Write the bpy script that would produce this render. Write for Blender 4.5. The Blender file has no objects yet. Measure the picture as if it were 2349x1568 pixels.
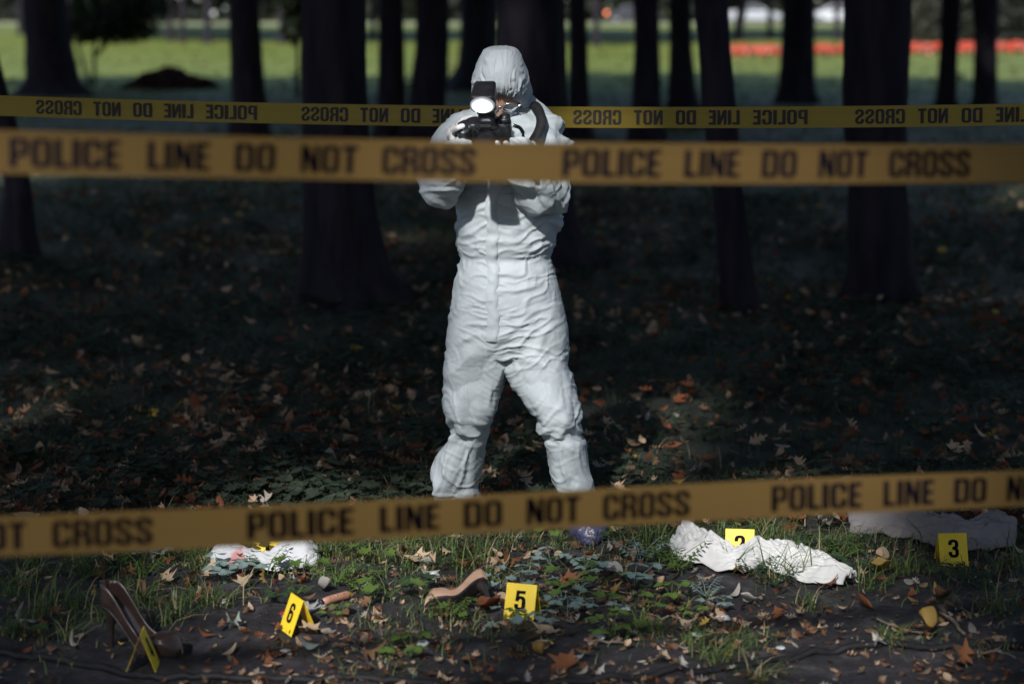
import bpy, math, random
import numpy as np
from mathutils import Vector, Matrix
from mathutils.geometry import tessellate_polygon
from mathutils.bvhtree import BVHTree

random.seed(7)
RNG = np.random.default_rng(7)
sc = bpy.context.scene
C = sc.collection

# ------------------------------------------------------------------ camera
CAM_H = 1.9
F = 2349 * 70.0 / 36.0
PITCH = math.atan(784.0 / F)
cam = bpy.data.cameras.new('camera_view')
cam.lens = 70.0
cam.sensor_width = 36.0
cam.clip_start = 0.1
cam.clip_end = 2000
cam.dof.use_dof = True
cam.dof.focus_distance = 6.95
cam.dof.aperture_fstop = 1.8
cam_ob = bpy.data.objects.new('camera_view', cam)
cam_ob.location = (0, 0, CAM_H)
cam_ob.rotation_euler = (math.pi / 2 - PITCH, 0, 0)
C.objects.link(cam_ob)
sc.camera = cam_ob

# ------------------------------------------------------------------ light
SUN_EL = math.radians(36)
SUN_AZ = math.radians(15)         # light travels towards +Y and a little to +X
SUN_D = np.array([math.sin(SUN_AZ) * math.cos(SUN_EL), math.cos(SUN_AZ) * math.cos(SUN_EL), -math.sin(SUN_EL)])
sun = bpy.data.lights.new('sun', 'SUN')
sun.energy = 5.0
sun.angle = math.radians(1.8)
sun.color = (1.0, 0.975, 0.945)
sun_ob = bpy.data.objects.new('sun', sun)
sun_ob.rotation_euler = Vector(-SUN_D).to_track_quat('Z', 'Y').to_euler()
C.objects.link(sun_ob)
world = bpy.data.worlds.new('World')
sc.world = world
world.use_nodes = True
wn = world.node_tree
sky = wn.nodes.new('ShaderNodeTexSky')
sky.sky_type = 'NISHITA'
sky.sun_disc = False
sky.sun_elevation = SUN_EL
sky.sun_rotation = math.pi + SUN_AZ
bg = wn.nodes['Background']
bg.inputs['Strength'].default_value = 0.13
wn.links.new(sky.outputs[0], bg.inputs[0])
sc.view_settings.view_transform = 'Standard'
sc.view_settings.look = 'None'
sc.view_settings.gamma = 1.0
sc.view_settings.use_curve_mapping = False
sc.view_settings.exposure = 0.0
sc.cycles.max_bounces = 6
sc.cycles.diffuse_bounces = 3
sc.cycles.glossy_bounces = 3
sc.cycles.use_denoising = True

# ------------------------------------------------------------------ helpers
def W(x, y, Y):
    """photograph pixel (2349 wide) on the upright plane at distance Y"""
    dx = (x - 1174.5) / F
    dy = (784.0 - y) / F
    t = Y / (math.cos(PITCH) + dy * math.sin(PITCH))
    return np.array([dx * t, Y, CAM_H + t * (-math.sin(PITCH) + dy * math.cos(PITCH))])

def G(x, y, z=0.0):
    """photograph pixel on the ground"""
    dx = (x - 1174.5) / F
    dy = (784.0 - y) / F
    t = (CAM_H - z) / (math.sin(PITCH) - dy * math.cos(PITCH))
    return np.array([dx * t, t * (math.cos(PITCH) + dy * math.sin(PITCH)), z])

def smooth(a, b, x):
    t = np.clip((np.asarray(x, float) - a) / (b - a), 0, 1)
    return t * t * (3 - 2 * t)

_perm = np.random.default_rng(3).permutation(256)
_perm = np.concatenate([_perm, _perm, _perm])
_grad = np.random.default_rng(5).normal(size=(256, 3))
_grad /= np.linalg.norm(_grad, axis=1)[:, None]

def perlin(P, seed=0):
    P = np.asarray(P, float) + seed * 17.31
    I = np.floor(P).astype(int)
    f = P - I
    u = f * f * f * (f * (f * 6 - 15) + 10)
    I &= 255
    out = 0
    for dx in (0, 1):
        for dy in (0, 1):
            for dz in (0, 1):
                h = _perm[_perm[_perm[(I[..., 0] + dx) & 255] + ((I[..., 1] + dy) & 255)] + ((I[..., 2] + dz) & 255)]
                d = f - np.array([dx, dy, dz])
                w = (u[..., 0] if dx else 1 - u[..., 0]) * (u[..., 1] if dy else 1 - u[..., 1]) * (u[..., 2] if dz else 1 - u[..., 2])
                out = out + w * np.sum(_grad[h] * d, axis=-1)
    return out * 1.6

def fbm(P, oct=4, seed=0, gain=0.5):
    a, s, out = 1.0, 1.0, 0
    for k in range(oct):
        out = out + a * perlin(np.asarray(P) * s, seed + k)
        a *= gain
        s *= 2.03
    return out

def ridged(P, oct=3, seed=0, gain=0.5):
    a, s, out = 1.0, 1.0, 0
    for k in range(oct):
        out = out + a * (1 - 2 * np.abs(perlin(np.asarray(P) * s, seed + k)))
        a *= gain
        s *= 2.1
    return out

def tag(o, label=None, cat=None, group=None, kind=None):
    if label: o['label'] = label
    if cat: o['category'] = cat
    if group: o['group'] = group
    if kind: o['kind'] = kind
    return o

def empty(name, loc=(0, 0, 0), rz=0.0, label=None, cat=None, group=None):
    o = bpy.data.objects.new(name, None)
    o.empty_display_size = 0.1
    o.location = tuple(float(v) for v in loc)
    o.rotation_euler = (0, 0, rz)
    C.objects.link(o)
    return tag(o, label, cat, group)

def make_mesh(name, V, Fc, smooth_shade=True, col=None):
    me = bpy.data.meshes.new(name)
    V = np.asarray(V, dtype=np.float32)
    if isinstance(Fc, np.ndarray) and Fc.ndim == 2:
        n, k = Fc.shape
        me.vertices.add(len(V))
        me.vertices.foreach_set('co', V.ravel())
        me.loops.add(n * k)
        me.loops.foreach_set('vertex_index', Fc.astype(np.int32).ravel())
        me.polygons.add(n)
        me.polygons.foreach_set('loop_start', np.arange(0, n * k, k, dtype=np.int32))
        me.polygons.foreach_set('loop_total', np.full(n, k, dtype=np.int32))
        me.update(calc_edges=True)
    else:
        me.from_pydata([tuple(map(float, v)) for v in V], [], [tuple(map(int, f)) for f in Fc])
        me.update()
    if smooth_shade and len(me.polygons):
        me.polygons.foreach_set('use_smooth', np.ones(len(me.polygons), dtype=bool))
    if col is not None:
        at = me.color_attributes.new('Col', 'FLOAT_COLOR', 'POINT')
        c4 = np.ones((len(V), 4), dtype=np.float32)
        c4[:, :3] = col
        at.data.foreach_set('color', c4.ravel())
    return me

def add_obj(name, me, mat=None, parent=None, loc=None):
    o = bpy.data.objects.new(name, me)
    C.objects.link(o)
    if mat is not None and len(me.materials) == 0:
        me.materials.append(mat)
    if parent is not None: o.parent = parent
    if loc is not None: o.location = tuple(float(v) for v in loc)
    return o

def part(name, V, Fc, mat, parent=None, smooth_shade=True, world_coords=True, col=None):
    """a mesh given in world coordinates under a (unrotated) parent"""
    V = np.asarray(V, float)
    if parent is not None and world_coords:
        off = np.zeros(3)
        p = parent
        while p is not None:
            off += np.array(p.location)
            p = p.parent
        V = V - off
    return add_obj(name, make_mesh(name, V, Fc, smooth_shade, col), mat, parent)

class MB:
    """collects simple shapes"""
    def __init__(s): s.V = []; s.F = []; s.n = 0
    def add(s, V, Fc):
        s.V.extend([tuple(map(float, v)) for v in V])
        s.F.extend([tuple(int(i) + s.n for i in f) for f in Fc])
        s.n += len(V)
        return s
    def box(s, c, h, M=None, taper=1.0, bev=0.0):
        """box with chamfered vertical-profile edges: an octagon extruded along local z when bev > 0"""
        hx, hy, hz = h
        if bev > 0:
            b = min(bev, hx * .9, hy * .9)
            ring = [(-hx + b, -hy), (hx - b, -hy), (hx, -hy + b), (hx, hy - b), (hx - b, hy), (-hx + b, hy), (-hx, hy - b), (-hx, -hy + b)]
            zs = [(-hz, 1 - b / max(hx, hy)), (-hz + b * .6, 1), (hz - b * .6, taper), (hz, taper * (1 - b / max(hx, hy)))]
        else:
            ring = [(-hx, -hy), (hx, -hy), (hx, hy), (-hx, hy)]
            zs = [(-hz, 1), (hz, taper)]
        V = []; n = len(ring)
        for z, k in zs:
            V += [(x * k, y * k, z) for x, y in ring]
        Fc = []
        for i in range(len(zs) - 1):
            for j in range(n):
                Fc.append((i * n + j, i * n + (j + 1) % n, (i + 1) * n + (j + 1) % n, (i + 1) * n + j))
        Fc.append(tuple(range(n))[::-1]); Fc.append(tuple(range((len(zs) - 1) * n, len(zs) * n)))
        V = np.array(V)
        if M is not None: V = V @ np.array(M).T
        return s.add(V + np.array(c), Fc)
    def tube(s, pts, rad, n=10, cap=True, flat=None):
        V, Fc = tube(pts, rad, n, cap, flat)
        return s.add(V, Fc)
    def obj(s, name, mat, parent=None, smooth_shade=True, world_coords=True):
        return part(name, s.V, s.F, mat, parent, smooth_shade, world_coords)

def frames(pts):
    pts = np.asarray(pts, float)
    T = np.gradient(pts, axis=0) if len(pts) > 2 else np.repeat((pts[1] - pts[0])[None], 2, 0)
    T /= np.linalg.norm(T, axis=1)[:, None] + 1e-12
    ref = np.array([0, 1.0, 0]) if abs(T[0][1]) < .9 else np.array([1.0, 0, 0])
    A = []; B = []
    a = np.cross(ref, T[0]); a /= np.linalg.norm(a)
    for t in T:
        a = a - t * np.dot(a, t); a /= np.linalg.norm(a)
        A.append(a.copy()); B.append(np.cross(t, a))
    return T, np.array(A), np.array(B)

def tube(pts, rad, n=12, cap=True, flat=None):
    pts = np.asarray(pts, float)
    rad = np.broadcast_to(np.asarray(rad, float), (len(pts),))
    T, A, B = frames(pts)
    th = np.linspace(0, 2 * np.pi, n, endpoint=False)
    fl = 1.0 if flat is None else flat
    V = (pts[:, None] + rad[:, None, None] * (np.cos(th)[None, :, None] * A[:, None] + fl * np.sin(th)[None, :, None] * B[:, None])).reshape(-1, 3)
    Fc = ring_faces(len(pts), n)
    if cap:
        Fc = Fc + [tuple(range(n))[::-1], tuple(range((len(pts) - 1) * n, len(pts) * n))]
    return V, Fc

def ring_faces(m, n):
    return [(i * n + j, i * n + (j + 1) % n, (i + 1) * n + (j + 1) % n, (i + 1) * n + j) for i in range(m - 1) for j in range(n)]

def blob_chain(pts, rad, n=14):
    """tube with round ends"""
    pts = [np.asarray(p, float) for p in pts]; rad = list(rad)
    d0 = pts[0] - pts[1]; d0 /= np.linalg.norm(d0)
    d1 = pts[-1] - pts[-2]; d1 /= np.linalg.norm(d1)
    P = [pts[0] + d0 * rad[0] * .98, pts[0] + d0 * rad[0] * .7] + pts + [pts[-1] + d1 * rad[-1] * .7, pts[-1] + d1 * rad[-1] * .98]
    R = [rad[0] * .15, rad[0] * .72] + rad + [rad[-1] * .72, rad[-1] * .15]
    return tube(P, R, n)

def ellipsoid(c, ax, n=20, m=14):
    """ax: three axis vectors"""
    V = []
    for i in range(m + 1):
        ph = math.pi * i / m
        for j in range(n):
            th = 2 * math.pi * j / n
            V.append(np.array(c) + math.cos(ph) * ax[2] + math.sin(ph) * (math.cos(th) * ax[0] + math.sin(th) * ax[1]))
    return np.array(V), ring_faces(m + 1, n)

def remesh(V, Fc, voxel, smooth_it=2, factor=.5):
    me = make_mesh('tmp', V, Fc)
    o = bpy.data.objects.new('tmp', me); C.objects.link(o)
    m = o.modifiers.new('r', 'REMESH'); m.mode = 'VOXEL'; m.voxel_size = voxel
    if smooth_it:
        s = o.modifiers.new('s', 'SMOOTH'); s.iterations = smooth_it; s.factor = factor
    bpy.context.view_layer.update()
    dg = bpy.context.evaluated_depsgraph_get()
    out = bpy.data.meshes.new_from_object(o.evaluated_get(dg))
    n = len(out.vertices)
    co = np.empty(n * 3, np.float32); out.vertices.foreach_get('co', co)
    faces = [tuple(p.vertices) for p in out.polygons]
    bpy.data.objects.remove(o); bpy.data.meshes.remove(me); bpy.data.meshes.remove(out)
    return co.reshape(-1, 3).astype(float), faces

def vnormals(V, Fc):
    q = np.array([f if len(f) == 4 else (f[0], f[1], f[2], f[2]) for f in Fc])
    fn = np.cross(V[q[:, 2]] - V[q[:, 0]], V[q[:, 3]] - V[q[:, 1]])
    N = np.zeros_like(V)
    for k in range(4): np.add.at(N, q[:, k], fn)
    return N / (np.linalg.norm(N, axis=1)[:, None] + 1e-12)

def merge(parts_):
    V = []; Fc = []; n = 0
    for v, f in parts_:
        V.append(np.asarray(v, float)); Fc += [tuple(i + n for i in ff) for ff in f]; n += len(v)
    return np.vstack(V), Fc

# ------------------------------------------------------------------ materials
def principled(name, base=(.5, .5, .5), rough=.7, spec=.3, metal=0.0):
    m = bpy.data.materials.new(name)
    m.use_nodes = True
    b = m.node_tree.nodes['Principled BSDF']
    b.inputs['Base Color'].default_value = (*base, 1)
    b.inputs['Roughness'].default_value = rough
    b.inputs['Specular IOR Level'].default_value = spec
    b.inputs['Metallic'].default_value = metal
    return m

def nodes_of(m): return m.node_tree.nodes, m.node_tree.links, m.node_tree.nodes['Principled BSDF']

def textured(name, c1, c2, scale=8.0, rough=.8, spec=.2, bump=.0, bscale=40.0, stretch=(1, 1, 1), detail=6.0, metal=0.0, lo=.35, hi=.65, bdist=.01):
    m = principled(name, c1, rough, spec, metal)
    N, L, b = nodes_of(m)
    tc = N.new('ShaderNodeTexCoord')
    mp = N.new('ShaderNodeMapping'); mp.inputs['Scale'].default_value = stretch
    L.new(tc.outputs['Object'], mp.inputs['Vector'])
    nz = N.new('ShaderNodeTexNoise'); nz.inputs['Scale'].default_value = scale; nz.inputs['Detail'].default_value = detail
    L.new(mp.outputs[0], nz.inputs['Vector'])
    cr = N.new('ShaderNodeValToRGB')
    cr.color_ramp.elements[0].position = lo; cr.color_ramp.elements[0].color = (*c1, 1)
    cr.color_ramp.elements[1].position = hi; cr.color_ramp.elements[1].color = (*c2, 1)
    L.new(nz.outputs['Fac'], cr.inputs['Fac']); L.new(cr.outputs['Color'], b.inputs['Base Color'])
    if bump > 0:
        n2 = N.new('ShaderNodeTexNoise'); n2.inputs['Scale'].default_value = bscale; n2.inputs['Detail'].default_value = 8
        L.new(mp.outputs[0], n2.inputs['Vector'])
        bp = N.new('ShaderNodeBump'); bp.inputs['Strength'].default_value = bump; bp.inputs['Distance'].default_value = bdist
        L.new(n2.outputs['Fac'], bp.inputs['Height']); L.new(bp.outputs['Normal'], b.inputs['Normal'])
    return m

def leafy(name, c1, c2, rough=.6, spec=.25, transl=.25, attr=False, scale=30.):
    """thin leaf: diffuse + some light through; per-object tint or a colour attribute"""
    m = principled(name, c1, rough, spec)
    N, L, b = nodes_of(m)
    if attr:
        a = N.new('ShaderNodeAttribute'); a.attribute_name = 'Col'
        colout = a.outputs['Color']
    else:
        oi = N.new('ShaderNodeObjectInfo')
        tc = N.new('ShaderNodeTexCoord')
        nz = N.new('ShaderNodeTexNoise'); nz.inputs['Scale'].default_value = scale; nz.inputs['Detail'].default_value = 5
        L.new(tc.outputs['Object'], nz.inputs['Vector'])
        ad = N.new('ShaderNodeMath'); ad.operation = 'ADD'
        mu = N.new('ShaderNodeMath'); mu.operation = 'MULTIPLY'; mu.inputs[1].default_value = .55
        L.new(oi.outputs['Random'], mu.inputs[0]); L.new(mu.outputs[0], ad.inputs[0])
        m2 = N.new('ShaderNodeMath'); m2.operation = 'MULTIPLY'; m2.inputs[1].default_value = .5
        L.new(nz.outputs['Fac'], m2.inputs[0]); L.new(m2.outputs[0], ad.inputs[1])
        mx = N.new('ShaderNodeMix'); mx.data_type = 'RGBA'
        mx.inputs[6].default_value = (*c1, 1); mx.inputs[7].default_value = (*c2, 1)
        L.new(ad.outputs[0], mx.inputs[0]); colout = mx.outputs[2]
    L.new(colout, b.inputs['Base Color'])
    tr = N.new('ShaderNodeBsdfTranslucent'); L.new(colout, tr.inputs['Color'])
    ms = N.new('ShaderNodeMixShader'); ms.inputs[0].default_value = transl
    L.new(b.outputs[0], ms.inputs[1]); L.new(tr.outputs[0], ms.inputs[2])
    out = N['Material Output']; L.new(ms.outputs[0], out.inputs['Surface'])
    return m

M = {}
M['bark'] = textured('bark', (.017, .014, .022), (.034, .029, .038), 9, .9, .15, .9, 26, (1, 1, .22), bdist=.03)
M['crown'] = leafy('crown_leaves', (.03, .05, .014), (.07, .09, .02), transl=.15)
M['attr_leaf'] = leafy('ground_leaves', (.1, .1, .1), (.1, .1, .1), attr=True, transl=.2)
M['attr_green'] = leafy('green_blades', (.1, .1, .1), (.1, .1, .1), attr=True, transl=.3, rough=.5)
M['black_plastic'] = textured('black_plastic', (.010, .010, .012), (.018, .018, .021), 30, .38, .5, .25, 300, bdist=.0006)
M['rubber'] = textured('black_rubber', (.012, .012, .014), (.022, .022, .025), 20, .5, .4, .2, 120, bdist=.001)
M['glass_dark'] = principled('lens_glass', (.01, .01, .02), .05, .8)
M['steel'] = textured('steel', (.6, .62, .66), (.72, .74, .78), 20, .25, .5, metal=1.0)
M['glove'] = textured('latex_glove', (.50, .50, .50), (.60, .59, .58), 25, .5, .4, .3, 90, bdist=.002)
M['skin'] = textured('skin', (.34, .20, .14), (.42, .26, .19), 25, .5, .4, .1, 120, bdist=.001)
M['mask'] = textured('mask_cloth', (.66, .69, .72), (.74, .76, .78), 20, .8, .1, .2, 200, bdist=.001)
M['shoe_cover'] = textured('shoe_cover_plastic', (.035, .035, .08), (.065, .065, .13), 14, .35, .5, .6, 30, (1, .5, 1), bdist=.008)
M['strap'] = textured('strap_webbing', (.010, .010, .012), (.018, .018, .02), 60, .7, .2, .3, 400, bdist=.0008)
M['yellow'] = textured('marker_yellow', (.80, .56, .02), (.88, .64, .03), 12, .45, .35, .05, 50)
M['ink'] = textured('black_ink', (.005, .004, .008), (.008, .006, .012), 30, .8, .08)
M['hose'] = textured('hose_rubber', (.008, .008, .010), (.016, .016, .019), 20, .65, .25, .2, 90, bdist=.001)
M['twig'] = textured('twig_bark', (.10, .075, .06), (.22, .17, .14), 30, .85, .15, .5, 90, (1, 1, 1), bdist=.004)

def suit_material():
    m = principled('coverall_fabric', (.56, .61, .64), .6, .25)
    N, L, b = nodes_of(m)
    tc = N.new('ShaderNodeTexCoord')
    nz = N.new('ShaderNodeTexNoise'); nz.inputs['Scale'].default_value = 5; nz.inputs['Detail'].default_value = 8
    L.new(tc.outputs['Object'], nz.inputs['Vector'])
    cr = N.new('ShaderNodeValToRGB')
    cr.color_ramp.elements[0].position = .3; cr.color_ramp.elements[0].color = (.36, .405, .43, 1)
    cr.color_ramp.elements[1].position = .62; cr.color_ramp.elements[1].color = (.45, .50, .525, 1)
    L.new(nz.outputs['Fac'], cr.inputs['Fac']); L.new(cr.outputs['Color'], b.inputs['Base Color'])
    def crease(scale, stretch, dist, strength, prev, dimv=(0, 0, 0)):
        mp = N.new('ShaderNodeMapping'); mp.inputs['Scale'].default_value = stretch; mp.inputs['Rotation'].default_value = dimv
        L.new(tc.outputs['Object'], mp.inputs['Vector'])
        n1 = N.new('ShaderNodeTexNoise'); n1.noise_type = 'RIDGED_MULTIFRACTAL'
        n1.inputs['Scale'].default_value = scale; n1.inputs['Detail'].default_value = 4
        L.new(mp.outputs[0], n1.inputs['Vector'])
        bp = N.new('ShaderNodeBump'); bp.inputs['Strength'].default_value = min(1.0, strength * 2); bp.inputs['Distance'].default_value = dist * .8
        L.new(n1.outputs['Fac'], bp.inputs['Height'])
        if prev is not None: L.new(prev, bp.inputs['Normal'])
        return bp.outputs['Normal']
    n = crease(6, (1, 1, 2.4), .012, .10, None, (0, .35, 0))
    n = crease(17, (1, 1, 2.2), .004, .22, n, (0, -.3, 0))
    n = crease(40, (1, 1, 1.6), .0016, .3, n, (.3, .5, 0))
    L.new(n, b.inputs['Normal'])
    tr = N.new('ShaderNodeBsdfTranslucent'); tr.inputs['Color'].default_value = (.6, .65, .68, 1)
    ms = N.new('ShaderNodeMixShader'); ms.inputs[0].default_value = .06
    L.new(b.outputs[0], ms.inputs[1]); L.new(tr.outputs[0], ms.inputs[2])
    L.new(ms.outputs[0], N['Material Output'].inputs['Surface'])
    return m
M['suit'] = suit_material()

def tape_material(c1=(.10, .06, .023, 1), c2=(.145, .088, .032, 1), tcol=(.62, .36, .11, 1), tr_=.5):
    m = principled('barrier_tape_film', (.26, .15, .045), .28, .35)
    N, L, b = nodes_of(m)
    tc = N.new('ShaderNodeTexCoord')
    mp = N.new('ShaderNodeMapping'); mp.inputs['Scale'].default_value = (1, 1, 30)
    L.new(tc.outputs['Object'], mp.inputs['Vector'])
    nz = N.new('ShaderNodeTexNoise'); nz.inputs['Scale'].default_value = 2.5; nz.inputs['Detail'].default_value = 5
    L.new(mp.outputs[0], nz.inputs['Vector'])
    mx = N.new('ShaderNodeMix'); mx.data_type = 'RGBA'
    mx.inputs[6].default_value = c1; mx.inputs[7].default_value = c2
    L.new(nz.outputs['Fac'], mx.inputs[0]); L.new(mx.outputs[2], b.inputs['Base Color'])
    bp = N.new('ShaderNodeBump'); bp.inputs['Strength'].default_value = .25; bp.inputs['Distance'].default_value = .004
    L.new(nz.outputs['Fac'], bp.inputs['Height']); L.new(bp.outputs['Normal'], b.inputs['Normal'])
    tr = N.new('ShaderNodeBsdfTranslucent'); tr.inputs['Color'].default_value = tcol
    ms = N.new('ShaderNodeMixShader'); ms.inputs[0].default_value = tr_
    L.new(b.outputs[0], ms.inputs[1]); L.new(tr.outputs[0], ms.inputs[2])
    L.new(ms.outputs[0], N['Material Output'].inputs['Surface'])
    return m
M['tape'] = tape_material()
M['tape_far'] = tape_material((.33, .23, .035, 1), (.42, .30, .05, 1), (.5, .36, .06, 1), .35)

def ground_material():
    m = principled('ground_soil_and_grass', (.05, .05, .05), .9, .4)
    N, L, b = nodes_of(m)
    geo = N.new('ShaderNodeNewGeometry')
    sep = N.new('ShaderNodeSeparateXYZ'); L.new(geo.outputs['Position'], sep.inputs[0])
    def noise(scale, detail=6, rough=.6):
        n = N.new('ShaderNodeTexNoise'); n.inputs['Scale'].default_value = scale; n.inputs['Detail'].default_value = detail
        n.inputs['Roughness'].default_value = rough
        L.new(geo.outputs['Position'], n.inputs['Vector']); return n.outputs['Fac']
    def ramp(fac, stops):
        r = N.new('ShaderNodeValToRGB'); e = r.color_ramp.elements
        while len(e) < len(stops): e.new(.5)
        for k, (p, c) in enumerate(stops): e[k].position = p; e[k].color = (*c, 1)
        L.new(fac, r.inputs['Fac']); return r.outputs['Color']
    def mix(f, a, c):
        x = N.new('ShaderNodeMix'); x.data_type = 'RGBA'; L.new(f, x.inputs[0]); L.new(a, x.inputs[6]); L.new(c, x.inputs[7]); return x.outputs[2]
    def mr(v, a, c):
        x = N.new('ShaderNodeMapRange'); x.interpolation_type = 'SMOOTHSTEP'; x.inputs['From Min'].default_value = a; x.inputs['From Max'].default_value = c
        L.new(v, x.inputs['Value']); return x.outputs['Result']
    def madd(v, k, w):
        x = N.new('ShaderNodeMath'); x.operation = 'MULTIPLY_ADD'; L.new(v, x.inputs[0]); x.inputs[1].default_value = k; L.new(w, x.inputs[2]); return x.outputs[0]
    soil = ramp(noise(7, 10, .7), [(.32, (.014, .012, .015)), (.52, (.040, .036, .042)), (.68, (.11, .10, .11))])
    floor = ramp(noise(2.2, 10, .75), [(.35, (.030, .034, .030)), (.55, (.060, .066, .050)), (.7, (.10, .084, .07))])
    wood = ramp(noise(.8, 10, .75), [(.35, (.05, .065, .018)), (.55, (.08, .095, .026)), (.7, (.10, .095, .04))])
    lawn = ramp(noise(.35, 12, .75), [(.35, (.125, .165, .03)), (.55, (.19, .235, .045)), (.72, (.27, .30, .08))])
    y1 = madd(noise(1.1, 4), 1.6, sep.outputs['Y'])
    y2 = madd(noise(.15, 4), 10, sep.outputs['Y'])
    c = mix(mr(y1, 7.3, 8.8), soil, floor)
    c = mix(mr(y2, 20, 36), c, wood)
    c = mix(mr(y2, 42, 52), c, lawn)
    L.new(c, b.inputs['Base Color'])
    bp = N.new('ShaderNodeBump'); bp.inputs['Strength'].default_value = 1.0; bp.inputs['Distance'].default_value = .03
    L.new(noise(28, 10, .75), bp.inputs['Height']); L.new(bp.outputs['Normal'], b.inputs['Normal'])
    rr = N.new('ShaderNodeMapRange'); rr.inputs['To Min'].default_value = .28; rr.inputs['To Max'].default_value = .95
    L.new(noise(5, 6), rr.inputs['Value']); L.new(rr.outputs['Result'], b.inputs['Roughness'])
    return m
M['ground'] = ground_material()

# ------------------------------------------------------------------ ground
def gh(x, y):
    x = np.asarray(x, float); y = np.asarray(y, float)
    P = np.stack([x, y, np.zeros_like(x)], -1)
    near = 1 - smooth(14, 24, y)
    return near * (.018 * fbm(P * 1.3, 2, 11) + .017 * fbm(P * 6.0, 4, 21, .6)) - .004

def build_ground():
    xs = np.concatenate([-np.geomspace(700, 4, 40), np.arange(-3.9, 3.91, .035), np.geomspace(4, 700, 40)])
    ys = np.concatenate([np.linspace(-60, 4.0, 24), np.arange(4.1, 9.5, .035), np.geomspace(9.55, 700, 150)])
    X, Y = np.meshgrid(xs, ys)
    Z = gh(X, Y)
    V = np.stack([X, Y, Z], -1).reshape(-1, 3)
    n, m = len(xs), len(ys)
    i = np.arange(m - 1)[:, None] * n + np.arange(n - 1)[None]
    Fc = np.stack([i, i + 1, i + n + 1, i + n], -1).reshape(-1, 4)
    o = part('ground', V, Fc, M['ground'])
    tag(o, kind='structure')
build_ground()

def sheet(name, x0, x1, y0, y1, z, mat, nx=2, ny=2):
    xs = np.linspace(x0, x1, nx); ys = np.linspace(y0, y1, ny)
    X, Y = np.meshgrid(xs, ys)
    V = np.stack([X, Y, np.full_like(X, z)], -1).reshape(-1, 3)
    i = np.arange(ny - 1)[:, None] * nx + np.arange(nx - 1)[None]
    return part(name, V, np.stack([i, i + 1, i + nx + 1, i + nx], -1).reshape(-1, 4), mat)
road = sheet('road', -300, 300, 158, 168, .006, textured('asphalt', (.04, .04, .042), (.06, .06, .06), 3, .85, .2, .3, 60))
tag(road, kind='structure')
kerb = MB().box((0, 157.8, .06), (300, .12, .07)).obj('kerb', textured('kerb_stone', (.2, .2, .2), (.3, .29, .28), 4, .8, .2), None, False)
tag(kerb, kind='structure')

# ------------------------------------------------------------------ leaf clouds
def leaf_cards(cen, size, aspect=.6, up=.0, bend=.25, rng=RNG, normal=None):
    """folded diamond leaves: 4 corners + nothing else, two triangles each"""
    n = len(cen)
    size = np.broadcast_to(size, (n,))
    d = rng.normal(size=(n, 3)); d[:, 2] *= (1 - up); d /= np.linalg.norm(d, axis=1)[:, None]
    r = rng.normal(size=(n, 3)); r[:, 2] *= (1 - up)
    s = np.cross(d, r); s /= np.linalg.norm(s, axis=1)[:, None] + 1e-9
    if up > 0:
        s = np.cross(d, np.array([0, 0, 1.0]) + .5 * rng.normal(size=(n, 3))); s /= np.linalg.norm(s, axis=1)[:, None] + 1e-9
    nn = np.cross(d, s)
    h = size[:, None] / 2
    a = cen - d * h; c = cen + d * h
    b = cen + s * h * aspect + nn * h * bend; e = cen - s * h * aspect + nn * h * bend
    V = np.stack([a, b, c, e], 1).reshape(-1, 3)
    k = np.arange(n)[:, None] * 4
    Fc = np.concatenate([k + np.array([0, 1, 2]), k + np.array([0, 2, 3])])
    return V, Fc

def pool(x, y):
    """1 where leaves are cut away so sun reaches the person and ground (measured at z = 0.6)"""
    gx = x - .02 + .30 * (1 - smooth(6.2, 6.9, y)) - np.maximum(0, y - 7.0) * math.tan(SUN_AZ)
    wid = np.where(y > 7.0, np.where(y > 8.2, .22, .34), np.where(gx > 0, 1.15, .82))
    fade = np.where(y > 7.0, .22, .95)
    fx = 1 - np.clip((np.abs(gx) - wid) / fade, 0, 1)
    fy = np.clip((y - 3.75) / .8, 0, 1) * (1 - np.clip((y - 8.75) / .3, 0, 1))
    return fx * fy

def crown_mesh(c, rad, n, leaf, rng, carve=True):
    """leaf sprays spread through an uneven ellipsoid made of sub-clumps"""
    k = 14
    cl = rng.normal(size=(k, 3)); cl /= np.linalg.norm(cl, axis=1)[:, None]
    cl *= rng.uniform(.25, .8, (k, 1))
    w = rng.integers(0, k, n)
    p = rng.normal(size=(n, 3)); p /= np.linalg.norm(p, axis=1)[:, None]
    p = p * rng.uniform(0, 1, (n, 1)) ** .4 * .5 + cl[w]
    P = np.array(c) + p * np.array(rad)
    P = P[P[:, 2] > 3.2]
    if carve:  # leaves dropped along the sun's path, cutting a gap for the light pool
        t = (P[:, 2] - .6) / -SUN_D[2]
        Q = P + SUN_D * t[:, None]
        keep = rng.uniform(size=len(P)) > np.clip(pool(Q[:, 0], Q[:, 1]) * 1.15, 0, 1) ** .5
        P = P[keep]
    return leaf_cards(P, rng.uniform(.7, 1.3, len(P)) * leaf, .7, rng=rng)

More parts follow.
